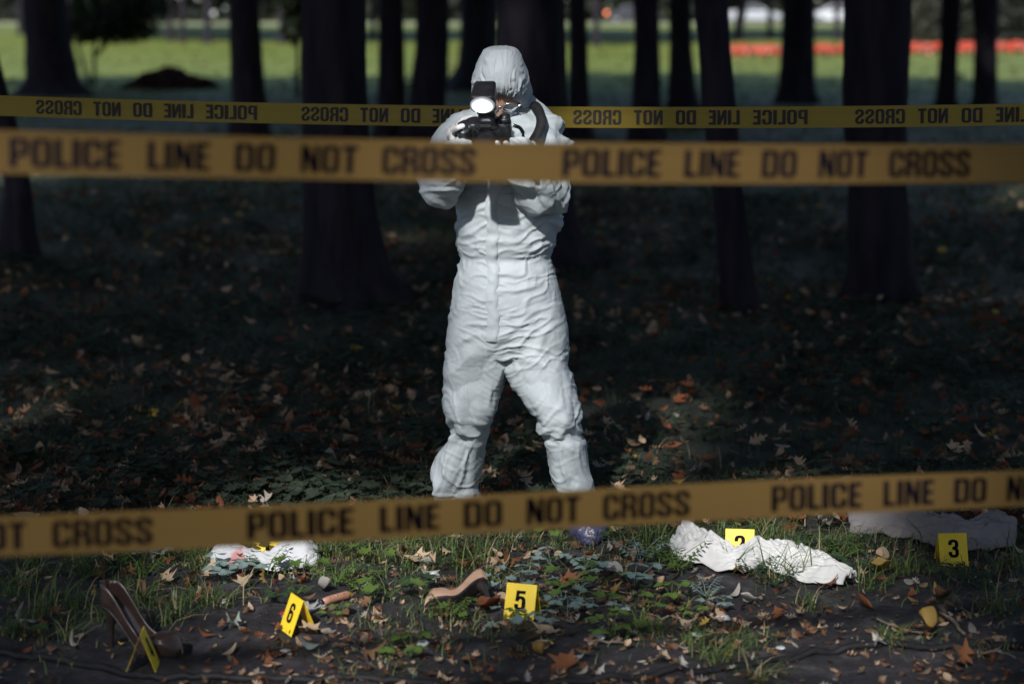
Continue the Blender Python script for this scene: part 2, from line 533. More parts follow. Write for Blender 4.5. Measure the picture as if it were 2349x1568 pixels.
# ------------------------------------------------------------------ trees
def trunk_mesh(path, seed, top=9.5, n=44, lobes=True):
    """path: list of (centre xyz, radius) from the base up"""
    z = np.array([p[0][2] for p in path]); cx = np.array([p[0][0] for p in path]); r = np.array([p[1] for p in path])
    y0 = path[0][0][1]
    zs = np.concatenate([np.arange(-.12, 2.3, .06), np.linspace(2.4, top, 12)])
    slope = (cx[-1] - cx[-2]) / (z[-1] - z[-2])
    X = np.where(zs > z[-1], cx[-1] + slope * .6 * (zs - z[-1]), np.interp(zs, z, cx))
    R = np.interp(zs, z, r) * np.where(zs > z[-1], np.clip(1 - (zs - z[-1]) / (top * 1.15), .25, 1), 1)
    ker = np.array([.25, .5, .25])
    for _ in range(2):
        X[1:-1] = np.convolve(X, ker, 'valid'); R[1:-1] = np.convolve(R, ker, 'valid')
    th = np.linspace(0, 2 * np.pi, n, endpoint=False)
    ct, st = np.cos(th)[None], np.sin(th)[None]
    Z = zs[:, None] + 0 * ct
    P = np.stack([ct * 2.2 + 0 * Z, st * 2.2 + 0 * Z, Z * .9 / max(.3, R[20] * 3)], -1)
    rid = ridged(np.stack([ct * 5 + 0 * Z, st * 5 + 0 * Z, Z * 1.6], -1), 3, seed)
    rr = R[:, None] * (1 + .05 * fbm(P, 2, seed + 3) + .035 * rid)
    flare = np.exp(-np.clip(Z, 0, 9) / .18)
    rr = rr * (1 + flare * .16 * np.cos(th * 5 + seed)[None])
    V = np.stack([X[:, None] + rr * ct, y0 + rr * st, Z], -1).reshape(-1, 3)
    Fc = ring_faces(len(zs), n)
    parts_ = [(V, Fc)]
    rs = np.random.default_rng(seed)
    for k in range(5):
        a = rs.uniform(0, 6.28); zz = rs.uniform(top * .5, top * .85)
        x0 = float(np.interp(zz, zs, X)); r0 = float(np.interp(zz, zs, R)) * .5
        d = np.array([math.cos(a), math.sin(a), rs.uniform(.4, .9)])
        b0 = np.array([x0, y0, zz]); L = rs.uniform(2, 3.5)
        parts_.append(tube([b0, b0 + d * L * .5 + [0, 0, .1], b0 + d * L + [0, 0, .5]], [r0, r0 * .65, r0 * .2], 8))
    return merge(parts_)

NTREE = [0]
def tree(base_y, prof, label, crown=(4.2, 4.2, 2.6), zc=8.0, ncrown=2600, leaf=.6, group='dark tree trunks of the park wood', top=9.5, name='tree', coff=(0, 0)):
    NTREE[0] += 1; seed = 100 + NTREE[0] * 7
    xc = .5 * (prof[0][1] + prof[0][2])
    b = G(xc, base_y)
    Yd = b[1]
    path = []
    for (y, xl, xr) in prof:
        p = W(.5 * (xl + xr), y, Yd); q = W(xr, y, Yd)
        path.append((p, max(.02, q[0] - p[0])))
    path[0][0][2] = 0.0
    root = empty(name, (path[0][0][0], Yd, 0), 0, label, 'tree', group)
    V, Fc = trunk_mesh(path, seed, top)
    part('trunk', V, Fc, M['bark'], root)
    if ncrown:
        V, Fc = crown_mesh((path[-1][0][0] + coff[0], Yd + coff[1], zc), crown, ncrown, leaf, np.random.default_rng(seed))
        part('crown', V, Fc, M['crown'], root, False)
    return root

tree(600, [(600, -5, 98), (560, 3, 82), (420, 14, 70), (300, -20, 42), (147, -52, 0), (0, -88, -38)], 'leaning trunk at the left edge, half cut off by the picture frame', crown=(5, 6.5, 2.6), ncrown=5200, coff=(0, 1.5))
tree(218, [(218, 40, 214), (190, 62, 182), (100, 60, 162), (0, 52, 150)], 'broad trunk at far left beside the sapling on the lawn edge', crown=(5, 3.6, 2.6), ncrown=3200, leaf=.7, coff=(0, -4.5))
tree(325, [(325, 524, 624), (250, 534, 612), (150, 530, 601), (0, 526, 592)], 'slender trunk right of the dark mound, behind the reversed tape', crown=(5.2, 5.5, 2.6), ncrown=3600, leaf=.7)
tree(692, [(692, 676, 985), (665, 690, 925), (600, 697, 887), (500, 697, 866), (430, 697, 856), (300, 697, 844), (100, 697, 837), (0, 697, 836)], 'thickest near trunk left of the person, flaring into a root on its right', crown=(5, 6.5, 2.6), ncrown=5200, coff=(0, 1.5))
tree(318, [(318, 858, 940), (250, 867, 931), (100, 870, 926), (0, 868, 924)], 'straight middle-distance trunk just right of the thickest left trunk', crown=(5.2, 5.5, 2.6), ncrown=3600, leaf=.7)
tree(322, [(322, 910, 1030), (270, 935, 1020), (180, 944, 1025), (100, 955, 1028), (0, 956, 1029)], 'trunk widening leftward at its foot, just left of the hooded person', crown=(5.2, 5.5, 2.6), ncrown=4200, leaf=.8, coff=(-1.6, 4))
tree(208, [(208, 1008, 1160), (188, 1032, 1150), (150, 1052, 1145), (100, 1057, 1142), (0, 1057, 1140)], 'far trunk with a long curved root, directly left of the hood', crown=(5, 3.6, 2.6), ncrown=3200, leaf=.7, coff=(0, -4.5))
tree(612, [(612, 1112, 1392), (580, 1132, 1348), (500, 1140, 1317), (400, 1143, 1305), (200, 1147, 1297), (0, 1144, 1294)], 'broad trunk directly behind the person, its root showing at their right hip', crown=(5, 6.5, 2.6), ncrown=5200, coff=(0, 1.5))
tree(318, [(318, 1297, 1362), (280, 1304, 1352), (100, 1307, 1348), (0, 1304, 1343)], 'thin trunk separated by a sliver of light from the trunk behind the person', crown=(5.2, 5.5, 2.6), ncrown=3600, leaf=.7)
tree(330, [(330, 1436, 1532), (270, 1447, 1518), (100, 1456, 1512), (0, 1454, 1511)], 'upright trunk right of the orange car light', crown=(5.2, 5.5, 2.6), ncrown=3600, leaf=.7)
tree(290, [(290, 1520, 1632), (240, 1532, 1604), (200, 1533, 1594), (100, 1537, 1586), (0, 1536, 1584)], 'trunk with a root running right, next to the leaning thin trunk', crown=(5.2, 5.5, 2.6), ncrown=3600, leaf=.7)
tree(715, [(715, 1648, 1752), (690, 1656, 1736), (427, 1634, 1702), (250, 1611, 1687), (100, 1602, 1674), (0, 1593, 1668)], 'nearest thin trunk leaning left, with its foot among the fallen leaves', crown=(5, 6.5, 2.6), ncrown=5200, coff=(0, 1.5))
tree(236, [(236, 1778, 1880), (200, 1787, 1869), (100, 1794, 1868), (0, 1796, 1869)], 'straight trunk between the two pale parked cars', crown=(5, 4, 2.6), ncrown=3200, leaf=.7, coff=(0, -3.5))
tree(684, [(684, 1940, 2120), (640, 1950, 2100), (432, 1951, 2078), (280, 1935, 2079), (100, 1938, 2086), (0, 1938, 2088)], 'thick near trunk at right, standing before the red flower bed', crown=(5, 6.5, 2.6), ncrown=5200, coff=(0, 1.5))
tree(258, [(258, 2136, 2204), (230, 2147, 2193), (100, 2157, 2198), (0, 2160, 2206)], 'narrower of the two trunks at far right, left one of the pair', crown=(5, 4, 2.6), ncrown=3200, leaf=.7, coff=(0, -3.5))
tree(262, [(262, 2222, 2296), (230, 2232, 2287), (100, 2236, 2285), (0, 2230, 2290)], 'rightmost trunk of the wood, near the right picture edge', crown=(5, 4, 2.6), ncrown=3200, leaf=.7, coff=(0, -3.5))
# unseen trees added round the camera so their crowns shade the place
for k, (x, y, cw, lab) in enumerate([(-4.6, 1.6, (4.6, 5.2, 2.6), 'unseen tree added on the left, its crown shading the left tapes'),
                                (4.9, 2.2, (4.6, 5.4, 2.6), 'unseen tree added on the right, its crown shading the right tapes'),
                                (-2.8, -4.5, (4.8, 4.8, 2.6), 'unseen shade tree added behind the viewpoint to the left'),
                                (3.2, -4.2, (4.8, 4.8, 2.6), 'unseen shade tree added behind the viewpoint to the right'),
                                (-7.2, 8.5, (4.2, 4.5, 2.6), 'unseen shade tree added left of the bloodstained cloth'),
                                (7.6, 8.8, (4.4, 4.8, 2.6), 'unseen shade tree added right of marker three'),
                                (-12.5, 26, (6.5, 7, 2.8), 'unseen tree added to shade the broad far left trunk'), (-12.6, 33.5, (4.5, 4.5, 2.8), 'unseen shade tree added close to the broad far left trunk'), (11.5, 25, (6, 7, 2.8), 'unseen tree added to shade the far right pair of trunks'), (-7.6, 20, (5, 5, 2.6), 'unseen shade tree added left of the leaning edge trunk'), (7.8, 17, (5, 5, 2.6), 'unseen shade tree added right of the thick right trunk')]):
    rt = empty('tree', (x, y, 0), 0, lab, 'tree', 'unseen trees added for shade')
    V, Fc = trunk_mesh([(np.array([x, y, 0.]), .34), (np.array([x, y, .5]), .24), (np.array([x + .05, y, 2.]), .2)], 300 + k)
    part('trunk', V, Fc, M['bark'], rt)
    ox = -x * .45 if k < 4 else -np.sign(x) * 1.0
    V, Fc = crown_mesh((x + ox, y + .3, 8.2), cw, 4600, .55 if k < 6 else .85, np.random.default_rng(400 + k))
    part('crown', V, Fc, M['crown'], rt, False)

# far park trees beyond the lawn
far = [(96, 384, 397, 'far thin trunk beyond the lawn, leftmost of a close pair'), (98, 413, 424, 'far thin trunk beyond the lawn, right one of a close pair'),
       (99, 468, 484, 'far trunk in front of the white van beyond the lawn'), (106, 1361, 1375, 'far trunk beneath the orange car light'),
       (92, 1914, 1927, 'far trunk in front of the second pale car'), (98, 640, 654, 'far trunk between the small tree and thick left trunk'), (90, 1215, 1235, 'far trunk hidden behind the hood'),
       (88, 850, 862, 'far trunk right of the thickest left trunk'), (84, 150, 164, 'far trunk beside the broad left trunk'), (86, 1760, 1772, 'far trunk behind the straight trunk between cars'),
       (80, 40, 52, 'far trunk at the far left edge of the lawn'), (83, 2130, 2142, 'far trunk in the dark shrubs at right')]
for k, (by, xl, xr, lab) in enumerate(far):
    tree(by, [(by, xl - 5, xr + 5), (by - 8, xl, xr), (0, xl, xr)], lab, crown=(8, 15, 3.0), zc=8.5, ncrown=3400, leaf=1.25, group='far trees beyond the lawn', coff=(0, 8))
tree(93, [(93, 1680, 1706), (80, 1683, 1703), (0, 1694, 1716)], 'far slanting trunk crossing the silver car', crown=(8, 15, 3.0), zc=8.5, ncrown=3400, leaf=1.25, group='far trees beyond the lawn', coff=(0, 8))

# saplings at the lawn edge
def sapling(base, stems, fol, label, n=900, leaf=.16):
    b = G(*base)
    rt = empty('sapling', b, 0, label, 'tree')
    mb = MB()
    for st in stems:
        pts = [W(x, y, b[1]) for x, y in st]
        mb.tube(pts, np.linspace(.05, .02, len(pts)), 8)
    mb.obj('trunk', M['bark'], rt)
    rs = np.random.default_rng(int(base[0]))
    Ps = []
    for (x, y, rx, rz, w) in fol:
        c = W(x, y, b[1]); k = int(n * w)
        p = rs.normal(size=(k, 3)); p /= np.linalg.norm(p, axis=1)[:, None]
        Ps.append(c + p * rs.uniform(0, 1, (k, 1)) ** .4 * np.array([rx, rx, rz]))
    V, Fc = leaf_cards(np.vstack(Ps), rs.uniform(.7, 1.4, sum(len(p) for p in Ps)) * leaf, .6, rng=rs)
    part('crown', V, Fc, leafy('sapling_leaves', (.02, .035, .018), (.045, .06, .03)), rt, False)
sapling((215, 197), [[(215, 198), (217, 160), (216, 120), (222, 60), (230, -40)], [(206, 198), (193, 150), (180, 110), (172, 40)], [(217, 130), (250, 95), (280, 40)]],
        [(240, 40, 1.0, .6, 1.0), (190, 70, .6, .3, .4), (290, 60, .7, .4, .5), (230, -80, 1.2, .8, 1), (330, 10, .7, .5, .4)], 'slim two-stemmed sapling with low dark foliage at the lawn edge', 1000)
sapling((683, 222), [[(684, 223), (682, 180), (684, 130), (680, 80), (676, 20), (670, -60)], [(682, 168), (692, 160)]], [(676, 70, .25, .3, .25), (690, 20, .4, .4, .6), (670, -60, .8, .8, 1)], 'thin bare sapling close to the left side of the thickest trunk', 700)

# shrubs and far wood
def shrub(px, by, rx, rz, label, n=1500, leaf=.35, cols=((.02, .028, .02), (.05, .055, .035))):
    b = G(px, by)
    rs = np.random.default_rng(int(px))
    rt = empty('shrub', b, 0, label, 'shrub', 'dark shrubs behind the flower bed')
    p = rs.normal(size=(n, 3)); p /= np.linalg.norm(p, axis=1)[:, None]
    P = p * rs.uniform(.3, 1, (n, 1)) ** .5 * np.array([rx, rx * .7, rz]) * (1 + .25 * fbm(p * 1.7, 2, int(px)))[:, None]
    P[:, 2] = np.abs(P[:, 2] + rz * .55)
    V, Fc = leaf_cards(P + b, rs.uniform(.7, 1.4, n) * leaf, .6, rng=rs)
    part('foliage', V, Fc, leafy('shrub_leaves', *cols), rt, False)
    mb = MB()
    for k in range(5):
        a = rs.uniform(0, 6.28)
        mb.tube([b, b + np.array([math.cos(a) * .3 * rx, math.sin(a) * .3 * rx, rz * .6])], [.05, .02], 6)
    mb.obj('stem', M['bark'], rt)
shrub(2120, 97, 1.7, 1.7, 'grey-green shrub right of the thick near trunk, behind the flowers', cols=((.04, .045, .035), (.10, .10, .07)))
shrub(2215, 98, 1.8, 1.9, 'dark shrub between the two far right trunks', cols=((.02, .025, .02), (.055, .055, .04)))
shrub(2310, 97, 2.0, 2.1, 'darkest shrub at the right picture edge', cols=((.012, .016, .014), (.03, .035, .025)))
def far_wood():
    rs = np.random.default_rng(55)
    n = 16000
    P = np.stack([rs.uniform(-75, 75, n), rs.uniform(176, 192, n), rs.uniform(0, 13, n) ** 1.0], -1)
    m = 9000  # unseen belts behind and beside the viewpoint, added to block low skylight
    B = np.stack([rs.uniform(-60, 60, m), rs.uniform(-52, -40, m), rs.uniform(0, 13, m)], -1)
    sx = rs.choice([-1, 1], m)
    S = np.stack([sx * rs.uniform(56, 66, m), rs.uniform(-45, 40, m), rs.uniform(0, 13, m)], -1)
    P = np.vstack([P, B, S]); n = len(P)
    V, Fc = leaf_cards(P, rs.uniform(.9, 2.0, n), .8, rng=rs)
    col = np.repeat(np.array([.018, .024, .020]) + rs.uniform(0, 1, (n, 1)) ** 3 * np.array([.05, .045, .03]), 4, 0)
    o = part('far_wood', V, Fc, M['attr_leaf'], None, False, col=col)
    tag(o, 'dark far wood behind the parked cars, with unseen belts added to block skylight', 'wood', kind='stuff')
far_wood()

def mound():
    c = G(392, 203)
    rs = np.random.default_rng(4)
    n = 2600
    a = rs.uniform(0, 6.28, n); r = rs.uniform(0, 1, n) ** .5
    x = r * np.cos(a) * 1.05; y = r * np.sin(a) * .8
    z = .36 * (1 - r ** 2) * (1 + .5 * perlin(np.stack([x * 3, y * 3, x * 0], -1), 5)) * rs.uniform(.8, 1.05, n)
    V, Fc = leaf_cards(np.stack([x, y, z], -1) + c, rs.uniform(.1, .22, n), .8, rng=rs)
    col = np.repeat(np.array([.022, .020, .024]) + rs.uniform(0, 1, (n, 1)) ** 6 * np.array([.25, .06, .03]), 4, 0)
    o = part('leaf_pile', V, Fc, M['attr_leaf'], None, False, col=col)
    tag(o, 'low dark heap of raked leaves at the lawn edge', 'leaf pile')
mound()

def flower_bed():
    rs = np.random.default_rng(8)
    n = 9000
    t = rs.uniform(0, 1, n)
    a = G(1668, 131); b = G(2700, 117)
    P = a + (b - a) * t[:, None]
    P[:, 1] += rs.uniform(0, 6, n)
    P[:, 2] = rs.uniform(.02, .26, n) * (1 + .25 * perlin(P * .9, 4))
    V, Fc = leaf_cards(P, rs.uniform(.10, .2, n), .8, rng=rs)
    hi = P[:, 2] / .26
    g = np.array([.05, .05, .02]); red = np.array([.72, .10, .055]); pk = np.array([.75, .3, .25])
    m = rs.uniform(size=(n, 1)) < np.clip(hi * 1.6, .25, .95)[:, None]
    col = np.where(m, np.where(rs.uniform(size=(n, 1)) < .25, pk, red), g)
    o = part('flower_bed', V, Fc, M['attr_leaf'], None, False, col=np.repeat(col, 4, 0))
    tag(o, 'long bed of red flowers across the far lawn', 'flower bed', kind='stuff')
flower_bed()

# ------------------------------------------------------------------ parked cars
def car(px, by, length, face, paint, label, van=False, lamp_on=False):
    b = G(px, by)
    rt = empty('parked_car', (b[0], b[1], 0.0), 0 if face > 0 else math.pi, label, 'car', 'cars parked beyond the lawn')
    rt.location.z = .006
    L = length / 2
    w = .86
    if van:
        prof = [(-L, .35), (-L, 1.0), (-L + .1, 1.85), (-L + .3, 1.98), (L * .45, 1.98), (L * .68, 1.25), (L - .1, 1.0), (L, .7), (L - .02, .33), (L * .8, .28), (-L * .9, .28)]
        win = [(-L + .35, 1.2), (-L + .4, 1.8), (L * .38, 1.8), (L * .58, 1.22)]
    else:
        prof = [(-L, .4), (-L + .02, .82), (-L + .18, .98), (-L * .62, 1.05), (-L * .38, 1.38), (-L * .1, 1.47), (L * .18, 1.42), (L * .5, 1.0), (L * .85, .86), (L - .03, .7), (L, .42), (L * .85, .26), (-L * .88, .26)]
        win = [(-L * .55, 1.04), (-L * .34, 1.33), (-L * .08, 1.41), (L * .15, 1.36), (L * .42, 1.02)]
    def slab(pf, hw, top_in=.16, zt=1.0):
        n = len(pf)
        V = []
        for s in (-1, 1):
            for x, z in pf:
                V.append((x, s * (hw - top_in * max(0, (z - .95)) / .5), z))
        Fc = [tuple(range(n)), tuple(range(2 * n - 1, n - 1, -1))]
        Fc += [(i, i + n, (i + 1) % n + n, (i + 1) % n) for i in range(n)]
        return V, Fc
    mb = MB(); mb.add(*slab(prof, w)); mb.obj('body', paint, rt, False, False)
    mb = MB(); mb.add(*slab(win, w + .012)); g = mb.obj('side_window', M['glass_dark'], rt, False, False)
    for sx in (-.6, .62):
        for sy in (-1, 1):
            mb = MB(); mb.tube([(sx * L, sy * (w - .2), .31), (sx * L, sy * (w + .01), .31)], .31, 18)
            wh = mb.obj('wheel', M['rubber'], rt, True, False)
            mb = MB(); mb.tube([(sx * L, sy * (w + .0), .31), (sx * L, sy * (w + .022), .31)], .19, 14)
            mb.obj('rim', M['steel'], wh, True, False)
    for sy in (-1, 1):
        mb = MB(); mb.box((L - .06, sy * .6, .68), (.08, .16, .08), bev=.02); mb.obj('headlight', principled('lamp_glass', (.7, .72, .75), .15, .6), rt, False, False)
        mb = MB(); mb.box((-L + .04, sy * .62, .84), (.07, .14, .1), bev=.02)
        if lamp_on:
            lm = principled('lit_tail_lamp', (.6, .1, .05), .3, .5)
            lm.node_tree.nodes['Principled BSDF'].inputs['Emission Color'].default_value = (1, .28, .12, 1)
            lm.node_tree.nodes['Principled BSDF'].inputs['Emission Strength'].default_value = 6
        else:
            lm = principled('tail_lamp', (.35, .02, .015), .3, .5)
        mb.obj('tail_light', lm, rt, False, False)
    mb = MB(); mb.box((L - .01, 0, .45), (.05, .8, .1), bev=.03); mb.box((-L + .01, 0, .5), (.05, .8, .1), bev=.03)
    mb.obj('bumper', M['rubber'], rt, False, False)
    return rt
silver = textured('silver_paint', (.42, .45, .48), (.50, .53, .56), 2, .3, .5)
white = textured('white_paint', (.60, .62, .64), (.68, .70, .72), 2, .35, .5)
darkp = textured('dark_paint', (.03, .032, .04), (.05, .05, .06), 2, .3, .5)
car(1728, 53, 4.4, 1, silver, 'silver car with sloping bonnet, right of the leaning thin trunk')
car(1912, 53, 4.3, -1, white, 'white car showing between two trunks at upper right')
car(1452, 55, 4.3, 1, darkp, 'dark car with one orange lamp glowing', lamp_on=True)
car(500, 40, 5.0, -1, white, 'white van at the top left beside a slender trunk', van=True)
car(340, 37, 4.4, 1, silver, 'grey car half lost in foliage above the small tree')
car(672, 45, 4.2, 1, white, 'pale car glimpsed left of the thickest trunk')
car(1040, 45, 4.4, -1, darkp, 'dark car glimpsed between trunks left of the hood')

# ------------------------------------------------------------------ lettering
def arc_rr(x0, y0, x1, y1, r, n=6):
    """rounded rectangle, radii (bl, br, tr, tl)"""
    if not isinstance(r, (tuple, list)): r = (r,) * 4
    out = []
    for (cx, cy, a0), q in zip(((x0, y0, 180), (x1, y0, 270), (x1, y1, 0), (x0, y1, 90)), r):
        if q <= 0: out.append((cx, cy)); continue
        ox = cx + (q if cx == x0 else -q); oy = cy + (q if cy == y0 else -q)
        for k in range(n + 1):
            a = math.radians(a0 + 90 * k / n)
            out.append((ox + q * math.cos(a), oy + q * math.sin(a)))
    return out

def stroke(pts, hx=.10, hy=.08, sub=5):
    P = np.array(pts, float)
    t = np.arange(len(P)); tt = np.linspace(0, len(P) - 1, (len(P) - 1) * sub + 1)
    def cr(col):
        out = []
        for u in tt:
            i = min(int(u), len(P) - 2); f = u - i
            p0 = col[max(i - 1, 0)]; p1 = col[i]; p2 = col[i + 1]; p3 = col[min(i + 2, len(P) - 1)]
            out.append(.5 * (2 * p1 + (-p0 + p2) * f + (2 * p0 - 5 * p1 + 4 * p2 - p3) * f * f + (-p0 + 3 * p1 - 3 * p2 + p3) * f ** 3))
        return np.array(out)
    Q = np.stack([cr(P[:, 0]), cr(P[:, 1])], -1)
    T = np.gradient(Q, axis=0); T /= np.linalg.norm(T, axis=1)[:, None]
    Nn = np.stack([-T[:, 1] * hx, T[:, 0] * hy], -1)
    return ('strip', Q + Nn, Q - Nn)

S_PATH = [(.46, .66), (.46, .79), (.41, .89), (.28, .92), (.15, .89), (.10, .80), (.11, .68), (.18, .58), (.28, .50), (.38, .42), (.45, .32), (.46, .20), (.41, .11), (.28, .08), (.15, .11), (.10, .21), (.10, .34)]
GL = {
 'O': (.56, [[arc_rr(0, 0, .56, 1, .19), arc_rr(.195, .14, .365, .86, .08)]]),
 'D': (.56, [[arc_rr(0, 0, .56, 1, (0, .17, .17, 0)), arc_rr(.195, .15, .365, .85, (0, .07, .07, 0))]]),
 'P': (.53, [[[(0, 0), (.2, 0), (.2, .36)] + arc_rr(.2, .36, .53, 1, (0, .16, .16, 0))[1:-1] + [(0, 1)], arc_rr(.2, .5, .35, .86, (0, .06, .06, 0))]]),
 'R': (.57, [[[(0, 0), (.2, 0), (.2, .42), (.29, .42), (.36, .33), (.37, 0), (.57, 0), (.565, .36), (.47, .49), (.55, .58), (.565, .7), (.565, .82), (.5, .95), (.38, 1), (0, 1)], arc_rr(.2, .56, .365, .85, (0, .06, .06, 0))]]),
 'L': (.43, [[[(0, 0), (.43, 0), (.43, .17), (.2, .17), (.2, 1), (0, 1)]]]),
 'I': (.21, [[[(0, 0), (.21, 0), (.21, 1), (0, 1)]]]),
 'E': (.44, [[[(0, 0), (.44, 0), (.44, .17), (.2, .17), (.2, .42), (.41, .42), (.41, .58), (.2, .58), (.2, .83), (.44, .83), (.44, 1), (0, 1)]]]),
 'N': (.56, [[[(0, 0), (.17, 0), (.17, .52), (.36, 0), (.56, 0), (.56, 1), (.39, 1), (.39, .48), (.2, 1), (0, 1)]]]),
 'T': (.50, [[[(.15, 0), (.35, 0), (.35, .83), (.5, .83), (.5, 1), (0, 1), (0, .83), (.15, .83)]]]),
 'C': (.56, [[[(.56, .62)] + arc_rr(0, 0, .56, 1, .19)[14:28] + arc_rr(0, 0, .56, 1, .19)[0:14] + [(.56, .38), (.365, .38)] + arc_rr(.195, .14, .365, .86, .08)[0:14][::-1] + arc_rr(.195, .14, .365, .86, .08)[14:28][::-1] + [(.365, .62)]]]),
 'S': (.56, [stroke(S_PATH)]),
 '1': (.36, [[[(.16, 0), (.36, 0), (.36, 1), (.2, 1), (0, .86), (0, .68), (.16, .76)]]]),
 '2': (.56, [stroke([(.10, .66), (.10, .79), (.15, .89), (.28, .92), (.41, .89), (.46, .79), (.46, .66), (.41, .53), (.28, .36), (.16, .2), (.13, .1)]), [[(.03, 0), (.56, 0), (.56, .16), (.03, .16)]]]),
 '3': (.56, [stroke([(.10, .70), (.10, .80), (.15, .89), (.28, .92), (.41, .89), (.46, .78), (.45, .64), (.38, .55), (.22, .52)]), stroke([(.22, .52), (.38, .48), (.46, .38), (.46, .21), (.41, .11), (.28, .08), (.15, .11), (.10, .2), (.10, .32)])]),
 '4': (.58, [[[(.3, 0), (.49, 0), (.49, 1), (.3, 1)]], [[(0, .17), (.58, .17), (.58, .33), (0, .33)]], [[(0, .33), (.17, .33), (.34, 1), (.2, 1)]]]),
 '5': (.56, [[[(.05, .84), (.52, .84), (.52, 1), (.05, 1)]], [[(.03, .46), (.21, .46), (.21, .86), (.05, .86)]], stroke([(.12, .54), (.2, .63), (.32, .65), (.42, .60), (.46, .48), (.46, .22), (.41, .11), (.28, .08), (.15, .11), (.10, .2), (.10, .32)])]),
 '6': (.56, [stroke([(.46, .70), (.46, .8), (.41, .89), (.28, .92), (.15, .89), (.10, .79), (.10, .5), (.10, .21), (.15, .11), (.28, .08), (.41, .11), (.46, .21), (.46, .43), (.41, .54), (.3, .57), (.16, .51)])]),
}
def glyph_tris(ch):
    w, shapes = GL[ch]
    V = []; Fc = []
    for s in shapes:
        n0 = len(V)
        if isinstance(s, tuple):
            A, B = s[1], s[2]; n = len(A)
            V += [tuple(a) for a in A] + [tuple(b) for b in B]
            for i in range(n - 1):
                Fc.append((n0 + i, n0 + n + i, n0 + n + i + 1)); Fc.append((n0 + i, n0 + n + i + 1, n0 + i + 1))
        else:
            loops = [[Vector((x, y, 0)) for x, y in lp] for lp in s]
            tri = tessellate_polygon(loops)
            for lp in s: V += [tuple(p) for p in lp]
            Fc += [tuple(n0 + i for i in t) for t in tri]
    return np.array(V, float), Fc, w
def word_mesh(word, x0, x1, gap=.075):
    """letters of a word set into [x0, x1] x [0, 1]"""
    nat = sum(GL[c][0] for c in word) + gap * (len(word) - 1)
    k = (x1 - x0) / nat
    V = []; Fc = []; x = 0; n = 0
    for c in word:
        v, f, w = glyph_tris(c)
        v = v.copy(); v[:, 0] = x0 + (x + v[:, 0]) * k
        V.append(v); Fc += [tuple(i + n for i in t) for t in f]; n += len(v); x += w + gap
    return np.vstack(V), Fc

# ------------------------------------------------------------------ barrier tapes
WORDS = [('POLICE', 0, .1917), ('LINE', .239, .349), ('DO', .394, .466), ('NOT', .5126, .616), ('CROSS', .661, .834)]
def barrier_tape(xs, ymid, Ys, width, p0, p1, mirror, label, seed, lh=.69, inkcol='ink'):
    """xs/ymid/Ys: centre line at a few pixel columns; p0, p1: pixel columns where two successive texts begin"""
    dense = np.linspace(-1100, 3450, 420)
    pol = np.polyfit(xs, ymid, 3 if len(xs) > 3 else 2)
    ex = np.clip(dense, -100, 2450)
    ym = np.polyval(pol, ex) + np.where(dense != ex, (dense - ex) * np.polyval(np.polyder(pol), ex), 0)
    Yd = np.interp(dense, xs, Ys)
    sl0 = (Ys[1] - Ys[0]) / (xs[1] - xs[0]); sl1 = (Ys[-1] - Ys[-2]) / (xs[-1] - xs[-2])
    Yd = np.where(dense < xs[0], Ys[0] + (dense - xs[0]) * sl0, np.where(dense > xs[-1], Ys[-1] + (dense - xs[-1]) * sl1, Yd))
    P = np.array([W(x, y, Y) for x, y, Y in zip(dense, ym, Yd)])
    s = np.concatenate([[0], np.cumsum(np.linalg.norm(np.diff(P, axis=0), axis=1))])
    T = np.gradient(P, axis=0); T /= np.linalg.norm(T, axis=1)[:, None]
    fwd = np.cross(T, np.array([0, 0, 1.0])); fwd /= np.linalg.norm(fwd, axis=1)[:, None]    # points to the viewer
    up = np.cross(fwd, T)
    def at(u, v, off=0.0):
        u = np.asarray(u, float); v = np.asarray(v, float)
        p = np.stack([np.interp(u, s, P[:, k]) for k in range(3)], -1)
        f = np.stack([np.interp(u, s, fwd[:, k]) for k in range(3)], -1)
        q = np.stack([np.interp(u, s, up[:, k]) for k in range(3)], -1)
        rip = .004 * perlin(np.stack([u * 2.2, v * 6, u * 0], -1), seed) + .0035 * perlin(np.stack([u * .9, v * 18, u * 0], -1), seed + 2)
        tw = .22 * perlin(np.stack([u * .5, u * 0, u * 0], -1), seed + 5)
        return p + q * (v * np.cos(tw))[..., None] + f * (rip + off + v * np.sin(tw))[..., None]
    n = 1000; m = 13
    U, Vv = np.meshgrid(np.linspace(0, s[-1], n), np.linspace(-width / 2, width / 2, m))
    V = at(U.ravel(), Vv.ravel())
    i = np.arange(m - 1)[:, None] * n + np.arange(n - 1)[None]
    Fc = np.stack([i, i + 1, i + n + 1, i + n], -1).reshape(-1, 4)
    mid = P[len(P) // 2]
    rt = empty('barrier_tape', mid, 0, label, 'barrier tape', 'yellow police tapes strung across the scene')
    part('tape_film', V, Fc, M['tape_far' if mirror else 'tape'], rt)
    s0 = np.interp(p0, dense, s); s1 = np.interp(p1, dense, s)
    per = s1 - s0
    for rep in range(-4, 5):
        for wd, a, b in WORDS:
            v, f = word_mesh(wd, a, b)
            u = s0 + (rep + v[:, 0]) * per
            if u.min() < .02 or u.max() > s[-1] - .02: continue
            if u.max() < s[60] or u.min() > s[-60]: continue
            pos = 0
            for ch in wd:
                cnt = len(glyph_tris(ch)[0]); ff = [t for t in f if pos <= t[0] < pos + cnt]
                uu = u[pos:pos + cnt]; h = (v[pos:pos + cnt, 1] - .5) * width * lh
                VV = [at(uu, h, off) for off in (.0016, -.0016)]
                part('letter', np.vstack(VV), [tuple(i - pos for i in t) for t in ff] + [tuple(i - pos + cnt for i in t) for t in ff], M[inkcol], rt, False)
                pos += cnt
